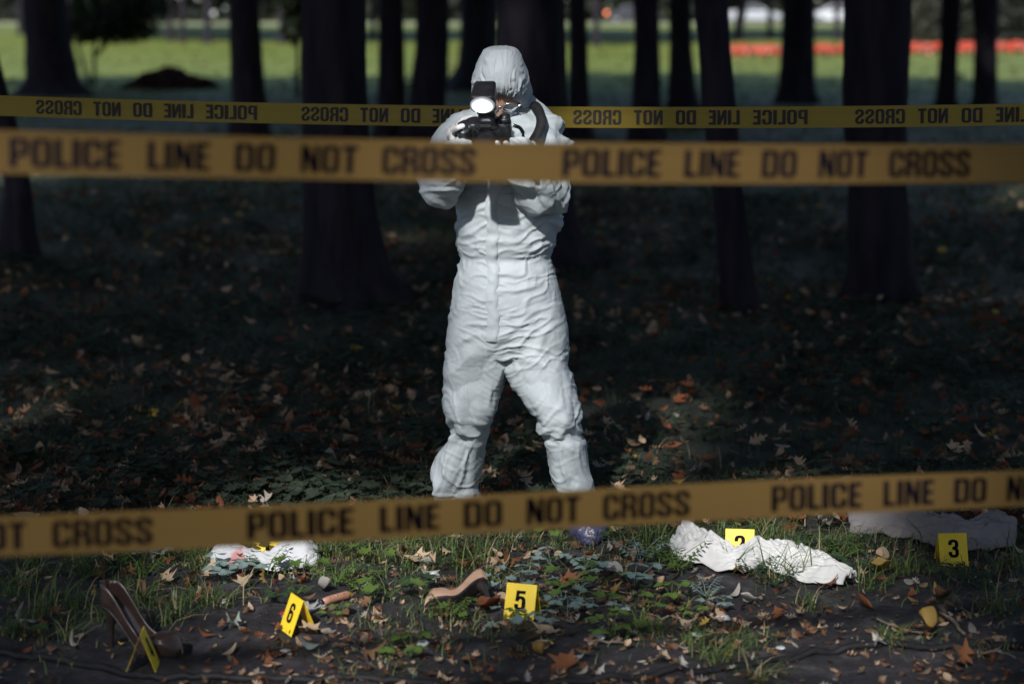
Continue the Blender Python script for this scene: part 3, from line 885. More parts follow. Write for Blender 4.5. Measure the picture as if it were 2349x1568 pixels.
M['ink_soft'] = textured('faded_ink', (.030, .024, .022), (.042, .034, .030), 30, .6, .3)
barrier_tape([0, 606, 1195, 1743, 2349], [348.5, 362, 372, 376, 374], [3.56, 3.66, 3.76, 3.87, 4.02], .078, 22, 1290, False, 'upper blurred front tape crossing the person at chest height', 1)
barrier_tape([0, 606, 1195, 1775, 2349], [1229, 1204, 1172, 1144, 1119], [3.62, 3.74, 3.85, 4.0, 4.18], .078, 567, 1770, False, 'lower blurred front tape sloping up to the right past the feet', 2)
barrier_tape([0, 606, 1013, 1301, 1775, 2349], [242.5, 259, 266.5, 269, 269, 262.5], [7.8, 7.7, 7.62, 7.55, 7.45, 7.32], .079, 590, -17, True, 'sharp tape behind the person whose lettering reads reversed', 3, inkcol='ink_soft')

# ------------------------------------------------------------------ the person
PX0 = W(1165, 600, 7.0)[0]
def sec_ring(y, xl, xr, Y, hd, n=36, e=2.3):
    c = W(.5 * (xl + xr), y, Y); hw = W(xr, y, Y)[0] - c[0]
    th = np.linspace(0, 2 * np.pi, n, endpoint=False)
    ct, st = np.cos(th), np.sin(th)
    return np.stack([c[0] + hw * np.sign(ct) * np.abs(ct) ** (2 / e), c[1] + hd * np.sign(st) * np.abs(st) ** (2 / e), np.full(n, c[2])], -1)
def sec_loft(secs, n=36, shrink=1.0):
    rings = []
    for (y, xl, xr, Y, hd) in secs:
        m = .5 * (xl + xr); h = .5 * (xr - xl) * shrink
        rings.append(sec_ring(y, m - h, m + h, Y, hd * shrink, n))
    V = np.vstack(rings)
    Fc = ring_faces(len(rings), n) + [tuple(range(n))[::-1], tuple(range((len(rings) - 1) * n, len(rings) * n))]
    return V, Fc
TORSO = [(222, 1122, 1222, 7.03, .068), (236, 1112, 1232, 7.03, .08), (249, 1090, 1252, 7.03, .092), (266, 1064, 1276, 7.02, .105), (295, 1050, 1290, 7.01, .122), (345, 1050, 1294, 7.0, .135), (400, 1054, 1292, 7.0, .14),
         (460, 1050, 1290, 7.0, .142), (515, 1045, 1284, 7.0, .142), (560, 1047, 1270, 7.0, .134), (588, 1054, 1262, 7.0, .126), (604, 1053, 1266, 7.0, .13),
         (650, 1042, 1281, 7.0, .145), (700, 1034, 1292, 7.0, .152), (750, 1027, 1301, 7.0, .15), (785, 1024, 1304, 7.0, .137), (812, 1045, 1285, 7.0, .12)]
LEG_L = [(690, 1040, 1160, 7.0, .13), (750, 1027, 1150, 7.0, .138), (800, 1020, 1162, 7.0, .138), (850, 1018, 1164, 7.01, .132), (904, 1017, 1150, 7.02, .125), (935, 1016, 1136, 7.02, .122), (962, 1024, 1124, 7.03, .115),
         (983, 1034, 1116, 7.05, .10), (998, 1027, 1114, 7.06, .105), (1040, 1008, 1109, 7.09, .11), (1075, 995, 1106, 7.11, .112), (1100, 989, 1103, 7.12, .112), (1125, 996, 1099, 7.13, .105), (1160, 1004, 1097, 7.15, .09), (1186, 1012, 1092, 7.16, .075)]
LEG_R = [(690, 1168, 1290, 7.0, .13), (750, 1160, 1303, 7.0, .138), (800, 1154, 1306, 7.0, .138), (840, 1154, 1305, 6.99, .132), (876, 1174, 1322, 6.98, .13), (907, 1197, 1328, 6.97, .125), (947, 1218, 1334, 6.96, .122), (972, 1231, 1331, 6.96, .112),
         (992, 1249, 1331, 6.97, .10), (1008, 1245, 1343, 6.97, .106), (1047, 1257, 1349, 6.98, .105), (1084, 1262, 1352, 6.98, .10), (1111, 1267, 1355, 6.98, .096), (1140, 1271, 1361, 6.98, .09), (1170, 1278, 1362, 6.98, .08), (1196, 1290, 1360, 6.98, .07)]
ARM_L = ([(1098, 300, 7.0), (1072, 305, 6.98), (1044, 335, 6.95), (1020, 380, 6.91), (1006, 420, 6.88), (1008, 434, 6.84), (1030, 402, 6.77), (1046, 362, 6.71), (1054, 338, 6.68)],
         [.085, .083, .081, .078, .076, .074, .066, .056, .043])
ARM_R = ([(1222, 300, 7.0), (1240, 306, 6.98), (1252, 345, 6.95), (1256, 400, 6.91), (1250, 444, 6.87), (1236, 440, 6.83), (1216, 402, 6.77), (1200, 364, 6.71), (1192, 342, 6.68)],
         [.085, .085, .085, .088, .09, .084, .074, .060, .045])
def arm(a, k=1.0):
    return blob_chain([W(*p) for p in a[0]], [r * k for r in a[1]], 24)

person = None
def build_person():
    global person
    # head frame: bent down to the viewfinder
    tilt = math.radians(42)
    A = np.array([-.04, -math.cos(tilt), -math.sin(tilt)]); A /= np.linalg.norm(A)
    R = np.array([1.0, -.04, 0]); R -= A * R.dot(A); R /= np.linalg.norm(R)
    U = np.cross(R, A); U = U if U[2] > 0 else -U
    HC = W(1150, 199, 6.97)
    # --- body (continuous, mostly under the clothes)
    prt = [sec_loft(TORSO, 24, .86), sec_loft(LEG_L, 20, .78), sec_loft(LEG_R, 20, .78), arm(ARM_L, .7), arm(ARM_R, .7)]
    prt.append(blob_chain([W(1165, 262, 7.03), HC - A * .02 - U * .07], [.062, .06], 18))
    prt.append(ellipsoid(HC + A * .01, (R * .08, U * .118, A * .10)))
    prt.append(ellipsoid(HC + A * .055 - U * .055, (R * .055, U * .055, A * .05)))            # jaw
    prt.append(blob_chain([HC + A * .10 + U * .012, HC + A * .118 - U * .028], [.009, .014], 10))  # nose
    for s in (-1, 1):
        prt.append(ellipsoid(HC + R * s * .08 - A * .015, (R * .012, U * .03, A * .018), 10, 8))   # ears
        prt.append(blob_chain([HC + A * .092 + R * s * .012 + U * .03, HC + A * .082 + R * s * .05 + U * .032], [.009, .007], 8))  # brows
    for px, py, Y, px2, py2 in ((1052, 1180, 7.16, 1045, 1205), (1325, 1190, 6.98, 1334, 1222)):
        a = W(px, py, Y); prt.append(blob_chain([a, np.array([a[0], a[1] - .01, .05]), np.array([a[0] + (.012 if px > 1174 else -.012), a[1] - .08, .035])], [.040, .036, .025], 14))
    V, Fc = merge(prt)
    V, Fc = remesh(V, Fc, .009, 2)
    base = (PX0, 7.0, 0.0)
    me = make_mesh('person', V - np.array(base), Fc)
    person = add_obj('person', me, M['skin'], None, base)
    tag(person, 'person in a white hooded coverall bending over a camera with lit flash', 'person')

    # --- coverall
    V, Fc = merge([sec_loft(TORSO), sec_loft(LEG_L), sec_loft(LEG_R), arm(ARM_L), arm(ARM_R)])
    V, Fc = remesh(V, Fc, .0046, 4, .5)
    N = vnormals(V, Fc)
    x = V[:, 0] - PX0; y = V[:, 1] - 7; z = V[:, 2]
    P = np.stack([x, y, z], -1)
    wz = z + .03 * perlin(P * 4, 40)
    side = np.abs(x)
    tors = smooth(.60, .72, z)
    legm = 1 - tors
    slv = smooth(.155, .19, side + .35 * smooth(-.14, -.2, y) * .3) * smooth(1.05, 1.12, z) + smooth(-.15, -.2, y) * smooth(1.0, 1.08, z)
    slv = np.clip(slv, 0, 1)
    d = np.zeros(len(V))
    def tri(t):
        t = t - np.floor(t)
        return 1 - 4 * np.abs(t - .5)
    def thin(t, w=.2):
        t = np.abs(t - np.floor(t) - .5) * 2
        return np.clip(1 - t / w, 0, 1) ** 1.3 - .35 * np.clip(1 - np.abs(t - w * 1.35) / w, 0, 1)
    def mask(q, seed, lo=-.15, hi=.4): return smooth(lo, hi, perlin(q, seed))
    def creases(dirs, freq, warp, seed, mf=2.6, sharp=False):
        out = 0
        for k, dv in enumerate(dirs):
            dv = np.array(dv, float); dv /= np.linalg.norm(dv)
            t = (P @ dv) * freq * (1 + .13 * k) + warp * perlin(P * 3.1, seed + k) + .35 * warp * perlin(P * 9, seed + 9 + k)
            out = out + mask(P * mf, seed + 20 + k) * (tri(t) if not sharp else thin(t, .3))
        return out
    # gathers round the pelvis and belly, fanning from the placket
    lift = np.where(x > -.05, .24, .34) * np.abs(x + .04) ** 1.15
    gat = smooth(.57, .68, z) * (1 - smooth(1.00, 1.14, z))
    zl = z - lift
    for fr, am, sd in ((9, .0040, 1), (17, .0046, 2), (29, .0036, 3), (47, .0018, 4)):
        t = zl * fr + 2.0 * perlin(np.stack([x * 4, y * 4, z * 5], -1), sd) + .9 * perlin(np.stack([x * 11, y * 11, z * 13], -1), sd + 5)
        rim = 1 - .55 * smooth(.12, .2, np.abs(x))
        d += gat * am * rim * (.45 * tri(t) + 1.0 * thin(t, .34)) * mask(np.stack([x * 5, y * 5, zl * fr * .55], -1), sd + 10, -.12, .42)
    hips = smooth(.66, .74, z) * (1 - smooth(.94, 1.0, z))
    d += hips * .0052 * creases([(.55, .1, 1), (-.6, .1, 1)], 7.5, .9, 240, 2.2, True)
    # pulls over the chest
    chest = smooth(.98, 1.1, z) * (1 - slv)
    d += chest * (.0075 * creases([(1, .3, .9), (.7, .2, -1), (1, 0, .25)], 5.5, 1.1, 100) + .0050 * creases([(1, .3, .8), (.6, .2, -1), (.4, .2, 1)], 12, 1.3, 110, 3, True))
    # waist elastic: fine vertical puckers
    wst = np.exp(-((z - 1.0) / .02) ** 2)
    d += wst * (-.006 + .0028 * perlin(np.stack([x * 50, y * 50, z * 6], -1), 9))
    # thighs: long diagonals from the crotch
    sg = np.where(x > -.02, 1.0, -1.0)
    Pm = P.copy(); Pm[:, 0] = np.abs(x + .02)
    P0 = P; P = Pm
    thigh = smooth(.37, .43, z) * (1 - smooth(.62, .74, z))
    d += thigh * (.0095 * creases([(1, .2, .15), (1, .2, .7), (.9, .1, -.55)], 4.6, .9, 130) + .0036 * creases([(1, .2, .45), (.8, .2, -.8), (-.5, .2, 1), (1, .2, 0)], 11, 1.2, 140, 3, True) + .0020 * creases([(-.8, .2, 1), (.5, .2, 1)], 24, 1.3, 150, 4, True))
    # bunching at the knees and below
    kn = np.exp(-((z - .385) / .045) ** 2)
    d += kn * (.009 * tri(z * 14 + .9 * sg * x * 4 + 1.2 * perlin(P0 * 6, 160)) + .006 * creases([(1, .3, .6), (-1, .3, .7)], 13, 1.2, 165, 5))
    low = 1 - smooth(.34, .42, z)
    d += low * (.0125 * creases([(1, .4, .1), (.9, .4, -.6), (.8, .1, .6)], 5.5, 1.0, 170, 4) + .0048 * creases([(1, .4, .2), (.7, .4, -.8), (.4, .3, 1)], 13, 1.1, 180, 3, True) + .0018 * creases([(1, .3, .5), (-.6, .2, 1)], 22, 1.2, 190, 5, True))
    P = P0
    ank = 1 - smooth(.09, .14, z)
    d += ank * .006 * perlin(np.stack([x * 45, y * 45, z * 6], -1), 29)
    # sleeves
    d += slv * (.0095 * creases([(1, .3, 1), (1, .2, -.6), (.6, .3, 1)], 7.5, 1.1, 200, 4) + .006 * creases([(1, .3, .7), (.8, .3, -.7), (.2, .3, 1)], 14, 1.1, 210, 3, True) + .0035 * creases([(.6, .3, 1), (1, .3, -.2)], 23, 1.2, 220, 5))
    # crisp crumple everywhere
    d += .0008 * ridged(P * 19, 2, 44, .5) + .0004 * perlin(P * 60, 50)
    V = V + N * d[:, None]
    part('coverall', V, Fc, M['suit'], person)
    bvh = BVHTree.FromPolygons([Vector(v) for v in V], Fc)
    # --- placket over the zip
    def front(xp, yp):
        p = W(xp, yp, 6.6)
        o = Vector((p[0], 6.2, p[2]))
        h = bvh.ray_cast(o, Vector((0, 1, 0)))
        return np.array(h[0]) if h[0] is not None else np.array([p[0], 6.9, p[2]])
    rows = []
    ys = np.linspace(418, 812, 82)
    for yy in ys:
        wob = 2.5 * math.sin(yy * .06) + 2.0 * math.sin(yy * .17)
        cx = 1126 + wob + (yy - 418) * .006
        row = []
        for k, o in enumerate(np.linspace(-14, 14, 7)):
            p = front(cx + o, yy)
            row.append(p)
        row = np.array(row)
        row[:, 1] = np.minimum(row[:, 1], row[:, 1].mean() + .006) - np.array([0.001, .005, .007, .007, .007, .006, .001])
        rows.append(row)
    rows = np.array(rows)
    for _ in range(2): rows[1:-1, :, 1] = .25 * rows[:-2, :, 1] + .5 * rows[1:-1, :, 1] + .25 * rows[2:, :, 1]
    rows[:, :, 1] -= (.004 * ridged(np.stack([rows[:, :, 0] * 12, rows[:, :, 2] * 0, rows[:, :, 2] * 14], -1), 2, 61)) - .002
    m, n = rows.shape[:2]
    part('zip_placket', rows.reshape(-1, 3), [(i * n + j, i * n + j + 1, (i + 1) * n + j + 1, (i + 1) * n + j) for i in range(m - 1) for j in range(n - 1)], M['suit'], person)
    # chest seam, a raised stitched line
    for (a, b) in ((1062, 1112), (1141, 1196)):
        pts = [front(xx, 459 + .02 * (xx - 1120)) - np.array([0, .0015, 0]) for xx in np.linspace(a, b, 22)]
        Vt, Ft = tube(pts, .0022, 6)
        part('chest_seam', Vt, Ft, M['suit'], person)
    # --- hood: an open shell round the face
    nt, nr = 180, 56
    th = np.linspace(0, 2 * np.pi, nt, endpoint=False)
    top_ = .5 * (1 + np.sin(th))
    ph0 = np.radians(70 - 45 * smooth(.0, 1.0, top_))
    rows = []
    ra, rx, ru = .135, .108, .180
    for i in range(nr + 1):
        t = i / nr
        ph = ph0 + (np.pi * .995 - ph0) * t ** .9
        c, s = np.cos(ph), np.sin(ph)
        up_ = np.sin(th)
        k = 1.0 + .42 * smooth(0, .9, -up_)
        # crown a little boxy
        e = 1 + .05 * np.cos(4 * (th - np.pi / 4)) * np.exp(-((ph - 1.6) / .8) ** 2)
        p = HC + A * (ra * c)[:, None] + R * (rx * np.sign(np.cos(th)) * np.abs(np.cos(th)) ** .82 * s * e)[:, None] + U * (ru * k * up_ * s * e)[:, None]
        hz = p[:, 2] - HC[2]
        lx = (p - HC) @ R
        p = p - R[None] * (lx * .27 * smooth(-.03, .16, hz))[:, None]
        over = np.clip(hz - .128, 0, 1)
        p[:, 2] -= over * .62
        nrm = A * (c / ra)[:, None] + R * (np.cos(th) * s / rx)[:, None] + U * (up_ * s / ru)[:, None]
        nrm /= np.linalg.norm(nrm, axis=1)[:, None]
        g = math.exp(-(t / .22) ** 2)
        wv = th * 8 + 3.6 * perlin(np.stack([np.cos(th) * 2.5, np.sin(th) * 2.5, np.full(nt, t * 3.)], -1), 71)
        fold = (1 - 4 * np.abs(wv - np.floor(wv) - .5)) * smooth(-.2, .35, perlin(np.stack([np.cos(th) * 6, np.sin(th) * 6, np.full(nt, t * 2.5)], -1), 70))
        crum = ridged(p * 13, 3, 74, .5)
        fine = np.sin(th * 38 + 5 * np.sin(th * 5) + 3 * np.sin(th * 11)) * math.exp(-(t / .07) ** 2)
        dd = .0085 * math.exp(-(t / .36) ** 2) * fold + .0030 * crum * (.35 + .65 * t) + .0028 * fine - .012 * math.exp(-(t / .035) ** 2)
        seam = np.exp(-((np.cos(th) - .22) / .02) ** 2) * (np.sin(th) > 0) * .003
        rows.append(p + nrm * (dd + seam)[:, None])
    # inner lip
    lip = rows[0] + (HC - rows[0]) * .10 - A * .01
    V = np.vstack([lip] + rows)
    Fc = ring_faces(nr + 2, nt)
    part('hood', V, Fc, M['suit'], person)
    # --- mask
    mc = HC + A * .062 - U * .048
    V, Fc = ellipsoid(mc, (R * .062, U * .058, A * .062), 24, 16)
    N = vnormals(V, Fc)
    V = V + N * (.003 * ridged(V * 25, 2, 81))[:, None]
    mk = part('face_mask', V, Fc, M['mask'], person)
    pts = [mc + R * .035 * s_ + U * (.052 - .004 * abs(s_)) + A * (.028 - .012 * s_ * s_) for s_ in np.linspace(-1, 1, 9)]
    Vt, Ft = tube(pts, .0022, 6); part('nose_wire', Vt, Ft, M['steel'], mk)
    # --- glasses
    gl = MB()
    for s_ in (-1, 1):
        cc = HC + A * .112 + R * s_ * .033 + U * .012
        ring = [cc + R * .026 * math.cos(a) + U * .019 * math.sin(a) - A * .006 * s_ * math.cos(a) for a in np.linspace(0, 2 * np.pi, 21)]
        gl.tube(ring, .0022, 6)
        gl.tube([cc + R * s_ * .026, cc + R * s_ * .046 - A * .02, cc + R * s_ * .06 - A * .1], .0022, 6)
    gl.tube([HC + A * .114 + R * q_ * .008 + U * .016 for q_ in (-1, 0, 1)], .002, 6)
    g = gl.obj('glasses', M['steel'], person)
    lg = principled('spectacle_lens', (.5, .55, .55), .08, .6)
    b = lg.node_tree.nodes['Principled BSDF']; b.inputs['Transmission Weight'].default_value = .85
    for s_ in (-1, 1):
        cc = HC + A * .112 + R * s_ * .033 + U * .012
        Vt, Ft = ellipsoid(cc, (R * .025, U * .018, A * .0025), 16, 8)
        part('lens', Vt, Ft, lg, g)
    # --- shoe covers
    for (cx, yb, ytoe, dx) in ((1047, 7.19, 7.01, -.02), (1333, 7.03, 6.84, .03)):
        X = W(cx, 1200, yb)[0]
        rows = []
        L = yb + .08 - (ytoe - .02)
        for t in np.linspace(0, 1, 15):
            yy = yb + .08 - t * L
            hw = .055 + .014 * math.sin(math.pi * min(t * 1.1, 1)) - .02 * max(0, t - .8) * 5 * .5
            hh = .155 - .075 * smooth(.15, .75, t) - .03 * max(0, t - .85) / .15
            if t in (0, 1): hw *= .45; hh *= .6
            xx = X + dx * t
            th = np.linspace(0, 2 * np.pi, 28, endpoint=False)
            ct, st = np.cos(th), np.sin(th)
            rows.append(np.stack([xx + hw * np.sign(ct) * np.abs(ct) ** .8, np.full(28, yy), hh / 2 + hh / 2 * np.sign(st) * np.abs(st) ** .75], -1))
        V = np.vstack(rows); Fc = ring_faces(15, 28) + [tuple(range(28))[::-1], tuple(range(14 * 28, 15 * 28))]
        V, Fc = remesh(V, Fc, .005, 3)
        N = vnormals(V, Fc)
        V = V + N * (.005 * ridged(V * np.array([12, 12, 26]), 3, 91, .5))[:, None]
        V[:, 2] = np.maximum(V[:, 2], .002)
        part('shoe_cover', V, Fc, M['shoe_cover'], person)
    return HC, A, R, U
HEAD = build_person()

# ------------------------------------------------------------------ photo camera with flash
def build_camera():
    pt = math.radians(33)
    O = np.array([-.10, -math.cos(pt), -math.sin(pt)]); O /= np.linalg.norm(O)
    R = np.array([1.0, -.10, 0.03]); R -= O * R.dot(O); R /= np.linalg.norm(R)
    U = np.cross(R, O); U = U if U[2] > 0 else -U
    Cc = W(1121, 306, 6.73)
    K = 1.2
    B = np.stack([R, O, U], 1)                         # local (x right, y forward, z up) -> world
    L = lambda x, y, z: Cc + B @ (K * np.array([x, y, z]))
    rt = empty('photo_camera', Cc, 0, 'black photo camera with glowing flash held to the hooded face', 'camera')
    # body
    prt = []
    mb = MB()
    mb.box(L(0, 0, 0), K * np.array([.066, .024, .045]), B, 1.0, .012 * K)
    mb.box(L(-.066, .014, -.004), K * np.array([.02, .034, .046]), B, .96, .014 * K)       # grip
    mb.box(L(0, .008, .052), K * np.array([.032, .030, .018]), B, .72, .010 * K)           # prism hump
    mb.box(L(.0, .022, .0), K * np.array([.036, .012, .038]), B, 1.0, .01 * K)             # mount front
    V, Fc = remesh(np.array(mb.V), mb.F, .0028, 2)
    part('body', V, Fc, M['black_plastic'], rt)
    mb = MB()
    mb.tube([L(.05, 0, .044), L(.05, 0, .058)], .016 * K, 18)
    mb.tube([L(.05, 0, .058), L(.05, 0, .062)], .012 * K, 18)
    mb.obj('mode_dial', M['black_plastic'], rt)
    mb = MB(); mb.tube([L(-.064, .030, .042), L(-.064, .033, .05)], .008, 14); mb.obj('shutter_button', M['steel'], rt)
    mb = MB(); mb.box(L(0, .039, .054), (.018, .001, .005), B); mb.obj('name_plate', textured('plate_grey', (.03, .03, .03), (.05, .05, .05), 20, .4, .4), rt, False)
    # lens
    mb = MB()
    prof = [(.03, .034), (.036, .036), (.06, .036), (.062, .038), (.10, .038), (.102, .036), (.125, .038), (.148, .040), (.15, .037)]
    n = 28
    V = []; th = np.linspace(0, 2 * np.pi, n, endpoint=False)
    for (yy, r) in prof: V += [L(r * math.cos(a), yy, -.008 + r * math.sin(a)) for a in th]
    V += [L(.034 * math.cos(a), .14, -.008 + .034 * math.sin(a)) for a in th]
    ln = part('lens_barrel', np.array(V), ring_faces(len(prof) + 1, n), M['black_plastic'], rt)
    V, Fc = ellipsoid(L(0, .136, -.008), (R * .04, U * .04, O * .009), 24, 10)
    part('front_glass', V, Fc, M['glass_dark'], ln)
    mb = MB()
    for k in range(30):
        a = 2 * math.pi * k / 30
        mb.box(L(.0385 * math.cos(a), .08, -.008 + .0385 * math.sin(a)), (.0012, .015, .0012), B)
    mb.obj('zoom_ring_ribs', M['rubber'], ln, False)
    # flash unit
    fl = MB()
    fl.box(L(0, -.004, .070), (.024, .02, .010), B, .9, .005)
    fl.box(L(0, -.004, .092), (.030, .024, .024), B, .92, .006)
    base = fl.obj('flash_foot', M['black_plastic'], rt)
    hd = MB()
    V, Fc = MB().box(np.zeros(3), (.040, .030, .052), None, 1.0, .008).V, None
    hb = MB(); hb.box((0, 0, 0), (.041, .031, .050), None, 1.0, .008)
    Bh = np.stack([R, U, -O], 1) @ np.diag([1, 1, 1])       # local z runs backwards along the axis
    Hc = L(.0, .008, .134)
    V = np.array(hb.V)
    V[:, :2] *= np.where(V[:, 2:3] < 0, 1.0, .88)
    hv = part('flash_head', Hc + V @ Bh.T, hb.F, M['black_plastic'], rt, False)
    em = principled('flash_window_painted_glow', (.9, .95, 1), .4, .3)
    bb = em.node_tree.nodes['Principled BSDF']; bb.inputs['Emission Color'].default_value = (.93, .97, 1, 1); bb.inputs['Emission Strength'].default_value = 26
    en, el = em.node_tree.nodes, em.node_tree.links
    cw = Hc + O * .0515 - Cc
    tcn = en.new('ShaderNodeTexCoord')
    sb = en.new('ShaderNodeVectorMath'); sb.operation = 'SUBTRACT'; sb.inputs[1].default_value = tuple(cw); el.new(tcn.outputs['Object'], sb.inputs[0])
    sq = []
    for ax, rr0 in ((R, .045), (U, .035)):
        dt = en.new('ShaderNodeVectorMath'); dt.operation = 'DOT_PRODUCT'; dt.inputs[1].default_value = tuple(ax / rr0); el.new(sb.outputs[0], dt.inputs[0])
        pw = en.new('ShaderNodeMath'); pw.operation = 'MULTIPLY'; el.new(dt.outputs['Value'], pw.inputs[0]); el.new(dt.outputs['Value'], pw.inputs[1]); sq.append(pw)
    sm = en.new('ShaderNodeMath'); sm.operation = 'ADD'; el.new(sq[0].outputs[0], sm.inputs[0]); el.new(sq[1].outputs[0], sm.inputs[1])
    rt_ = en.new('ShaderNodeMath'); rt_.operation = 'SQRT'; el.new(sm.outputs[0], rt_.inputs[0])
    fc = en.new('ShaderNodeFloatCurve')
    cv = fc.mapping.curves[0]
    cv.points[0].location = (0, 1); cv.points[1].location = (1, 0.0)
    for xx, yy in ((.42, .55), (.62, .10), (.78, .022), (.9, .006)): cv.points.new(xx, yy)  # emission fades from core to rim, painting a glow round the lamp
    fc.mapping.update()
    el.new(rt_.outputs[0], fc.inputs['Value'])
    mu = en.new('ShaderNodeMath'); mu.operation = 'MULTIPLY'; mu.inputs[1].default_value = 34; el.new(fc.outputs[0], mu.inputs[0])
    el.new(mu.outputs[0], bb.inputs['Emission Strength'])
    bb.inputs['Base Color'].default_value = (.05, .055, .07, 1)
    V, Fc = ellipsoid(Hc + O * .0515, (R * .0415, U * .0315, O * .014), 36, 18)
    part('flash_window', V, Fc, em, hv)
    # its light
    lt = bpy.data.lights.new('flash_light', 'SPOT')
    lt.energy = 95; lt.spot_size = math.radians(66); lt.spot_blend = 1.0; lt.shadow_soft_size = .02
    lt.color = (.95, .98, 1.0)
    lo = bpy.data.objects.new('flash_light', lt); C.objects.link(lo)
    lo.location = tuple(Hc + O * .075 - Cc); lo.parent = rt
    pl = bpy.data.lights.new('flash_spill', 'POINT'); pl.energy = .5; pl.shadow_soft_size = .015; pl.color = (.93, .97, 1.0)
    po = bpy.data.objects.new('flash_spill', pl); C.objects.link(po); po.parent = rt; po.location = tuple(Hc + O * .085 - Cc)
    aim = np.array([-.0, -1, -.30])
    lo.rotation_euler = Vector(tuple(-aim)).to_track_quat('Z', 'Y').to_euler()
    # strap lugs and straps
    def ribbon(pts, width, wdir, name, mat, parent, th_=.002):
        pts = np.array(pts, float)
        tt = np.linspace(0, len(pts) - 1, 40)
        Q = np.stack([np.interp(tt, np.arange(len(pts)), pts[:, k]) for k in range(3)], -1)
        for _ in range(6): Q[1:-1] = .25 * Q[:-2] + .5 * Q[1:-1] + .25 * Q[2:]
        T = np.gradient(Q, axis=0); T /= np.linalg.norm(T, axis=1)[:, None]
        wd = np.array(wdir) - T * (T @ np.array(wdir))[:, None]; wd /= np.linalg.norm(wd, axis=1)[:, None]
        nn = np.cross(T, wd)
        V = np.stack([Q - wd * width / 2 - nn * th_, Q + wd * width / 2 - nn * th_, Q + wd * width / 2 + nn * th_, Q - wd * width / 2 + nn * th_], 1).reshape(-1, 3)
        return part(name, V, ring_faces(40, 4), mat, parent)
    ribbon([L(-.088, .01, .03), L(-.104, .0, .02), L(-.112, -.01, -.01), L(-.105, -.02, -.04)], .012, (0, -.5, 1), 'strap_end', M['strap'], rt)
    ribbon([L(.074, .01, .034), L(.09, .0, .02), L(.098, -.01, -.01), L(.09, -.01, -.04), L(.078, -.0, -.05)], .012, (0, -.5, 1), 'strap_end', M['strap'], rt)
    ribbon([W(1206, 238, 7.03), W(1222, 236, 6.96), W(1236, 250, 6.90), W(1243, 275, 6.86), W(1238, 300, 6.845), W(1222, 322, 6.83), W(1200, 345, 6.78), W(1180, 372, 6.74), W(1178, 345, 6.69)], .034, (1, -.1, .35), 'neck_strap', M['strap'], rt, .0015)
    for s in (-1, 1):
        mb = MB(); rr_ = [L(s * .072 + s * .006 * math.cos(a), .01, .034 + .006 * math.sin(a)) for a in np.linspace(0, 2 * np.pi, 13)]
        mb.tube(rr_, .0014, 6); mb.obj('strap_ring', M['steel'], rt)
    # gloved hands closed on the camera
    def hand(fingers, palm, name='glove'):
        prt = [blob_chain([L(*p) for p in palm[0]], palm[1], 16)]
        for pts, r in fingers: prt.append(blob_chain([L(*p) for p in pts], r, 12))
        V, Fc = merge(prt)
        V, Fc = remesh(V, Fc, .0026, 3)
        N = vnormals(V, Fc)
        V = V + N * (.0012 * ridged(V * 60, 2, 95))[:, None]
        part(name, V, Fc, M['glove'], person)
    # person's right hand on the grip (left in the picture)
    hand([([(-.098, -.004, .004), (-.098, .034, .004), (-.078, .056, -.002), (-.046, .058, -.002)], [.011, .0105, .0095, .0085]),
          ([(-.098, -.004, -.018), (-.098, .034, -.022), (-.078, .057, -.026), (-.052, .056, -.026)], [.011, .0105, .0095, .0085]),
          ([(-.096, -.006, -.038), (-.096, .03, -.044), (-.078, .052, -.048), (-.056, .05, -.046)], [.0105, .010, .009, .008]),
          ([(-.096, .0, .022), (-.094, .03, .036), (-.076, .04, .05), (-.064, .036, .053)], [.0105, .010, .009, .008]),
          ([(-.09, -.03, .0), (-.075, -.045, .015), (-.05, -.04, .025)], [.012, .011, .009])],
         ([(-.104, -.06, -.07), (-.104, -.035, -.035), (-.1, -.014, -.008)], [.024, .028, .026]))
    # left hand cradling the lens
    hand([([(.062, .03, -.05), (.060, .062, -.046), (.046, .078, -.022), (.034, .07, .020)], [.0105, .010, .009, .008]),
          ([(.05, .03, -.056), (.042, .07, -.058), (.022, .085, -.05), (.0, .082, -.048)], [.0105, .010, .009, .008]),
          ([(.044, .02, -.06), (.034, .055, -.066), (.012, .066, -.058), (-.008, .062, -.056)], [.0105, .010, .009, .008]),
          ([(.04, .008, -.06), (.03, .035, -.068), (.008, .045, -.06), (-.01, .044, -.056)], [.0095, .009, .008, .0075]),
          ([(.07, .02, -.04), (.066, .045, -.018), (.054, .052, .004)], [.012, .011, .009])],
         ([(.084, -.03, -.10), (.076, -.012, -.078), (.062, .012, -.062)], [.023, .026, .026]))
build_camera()

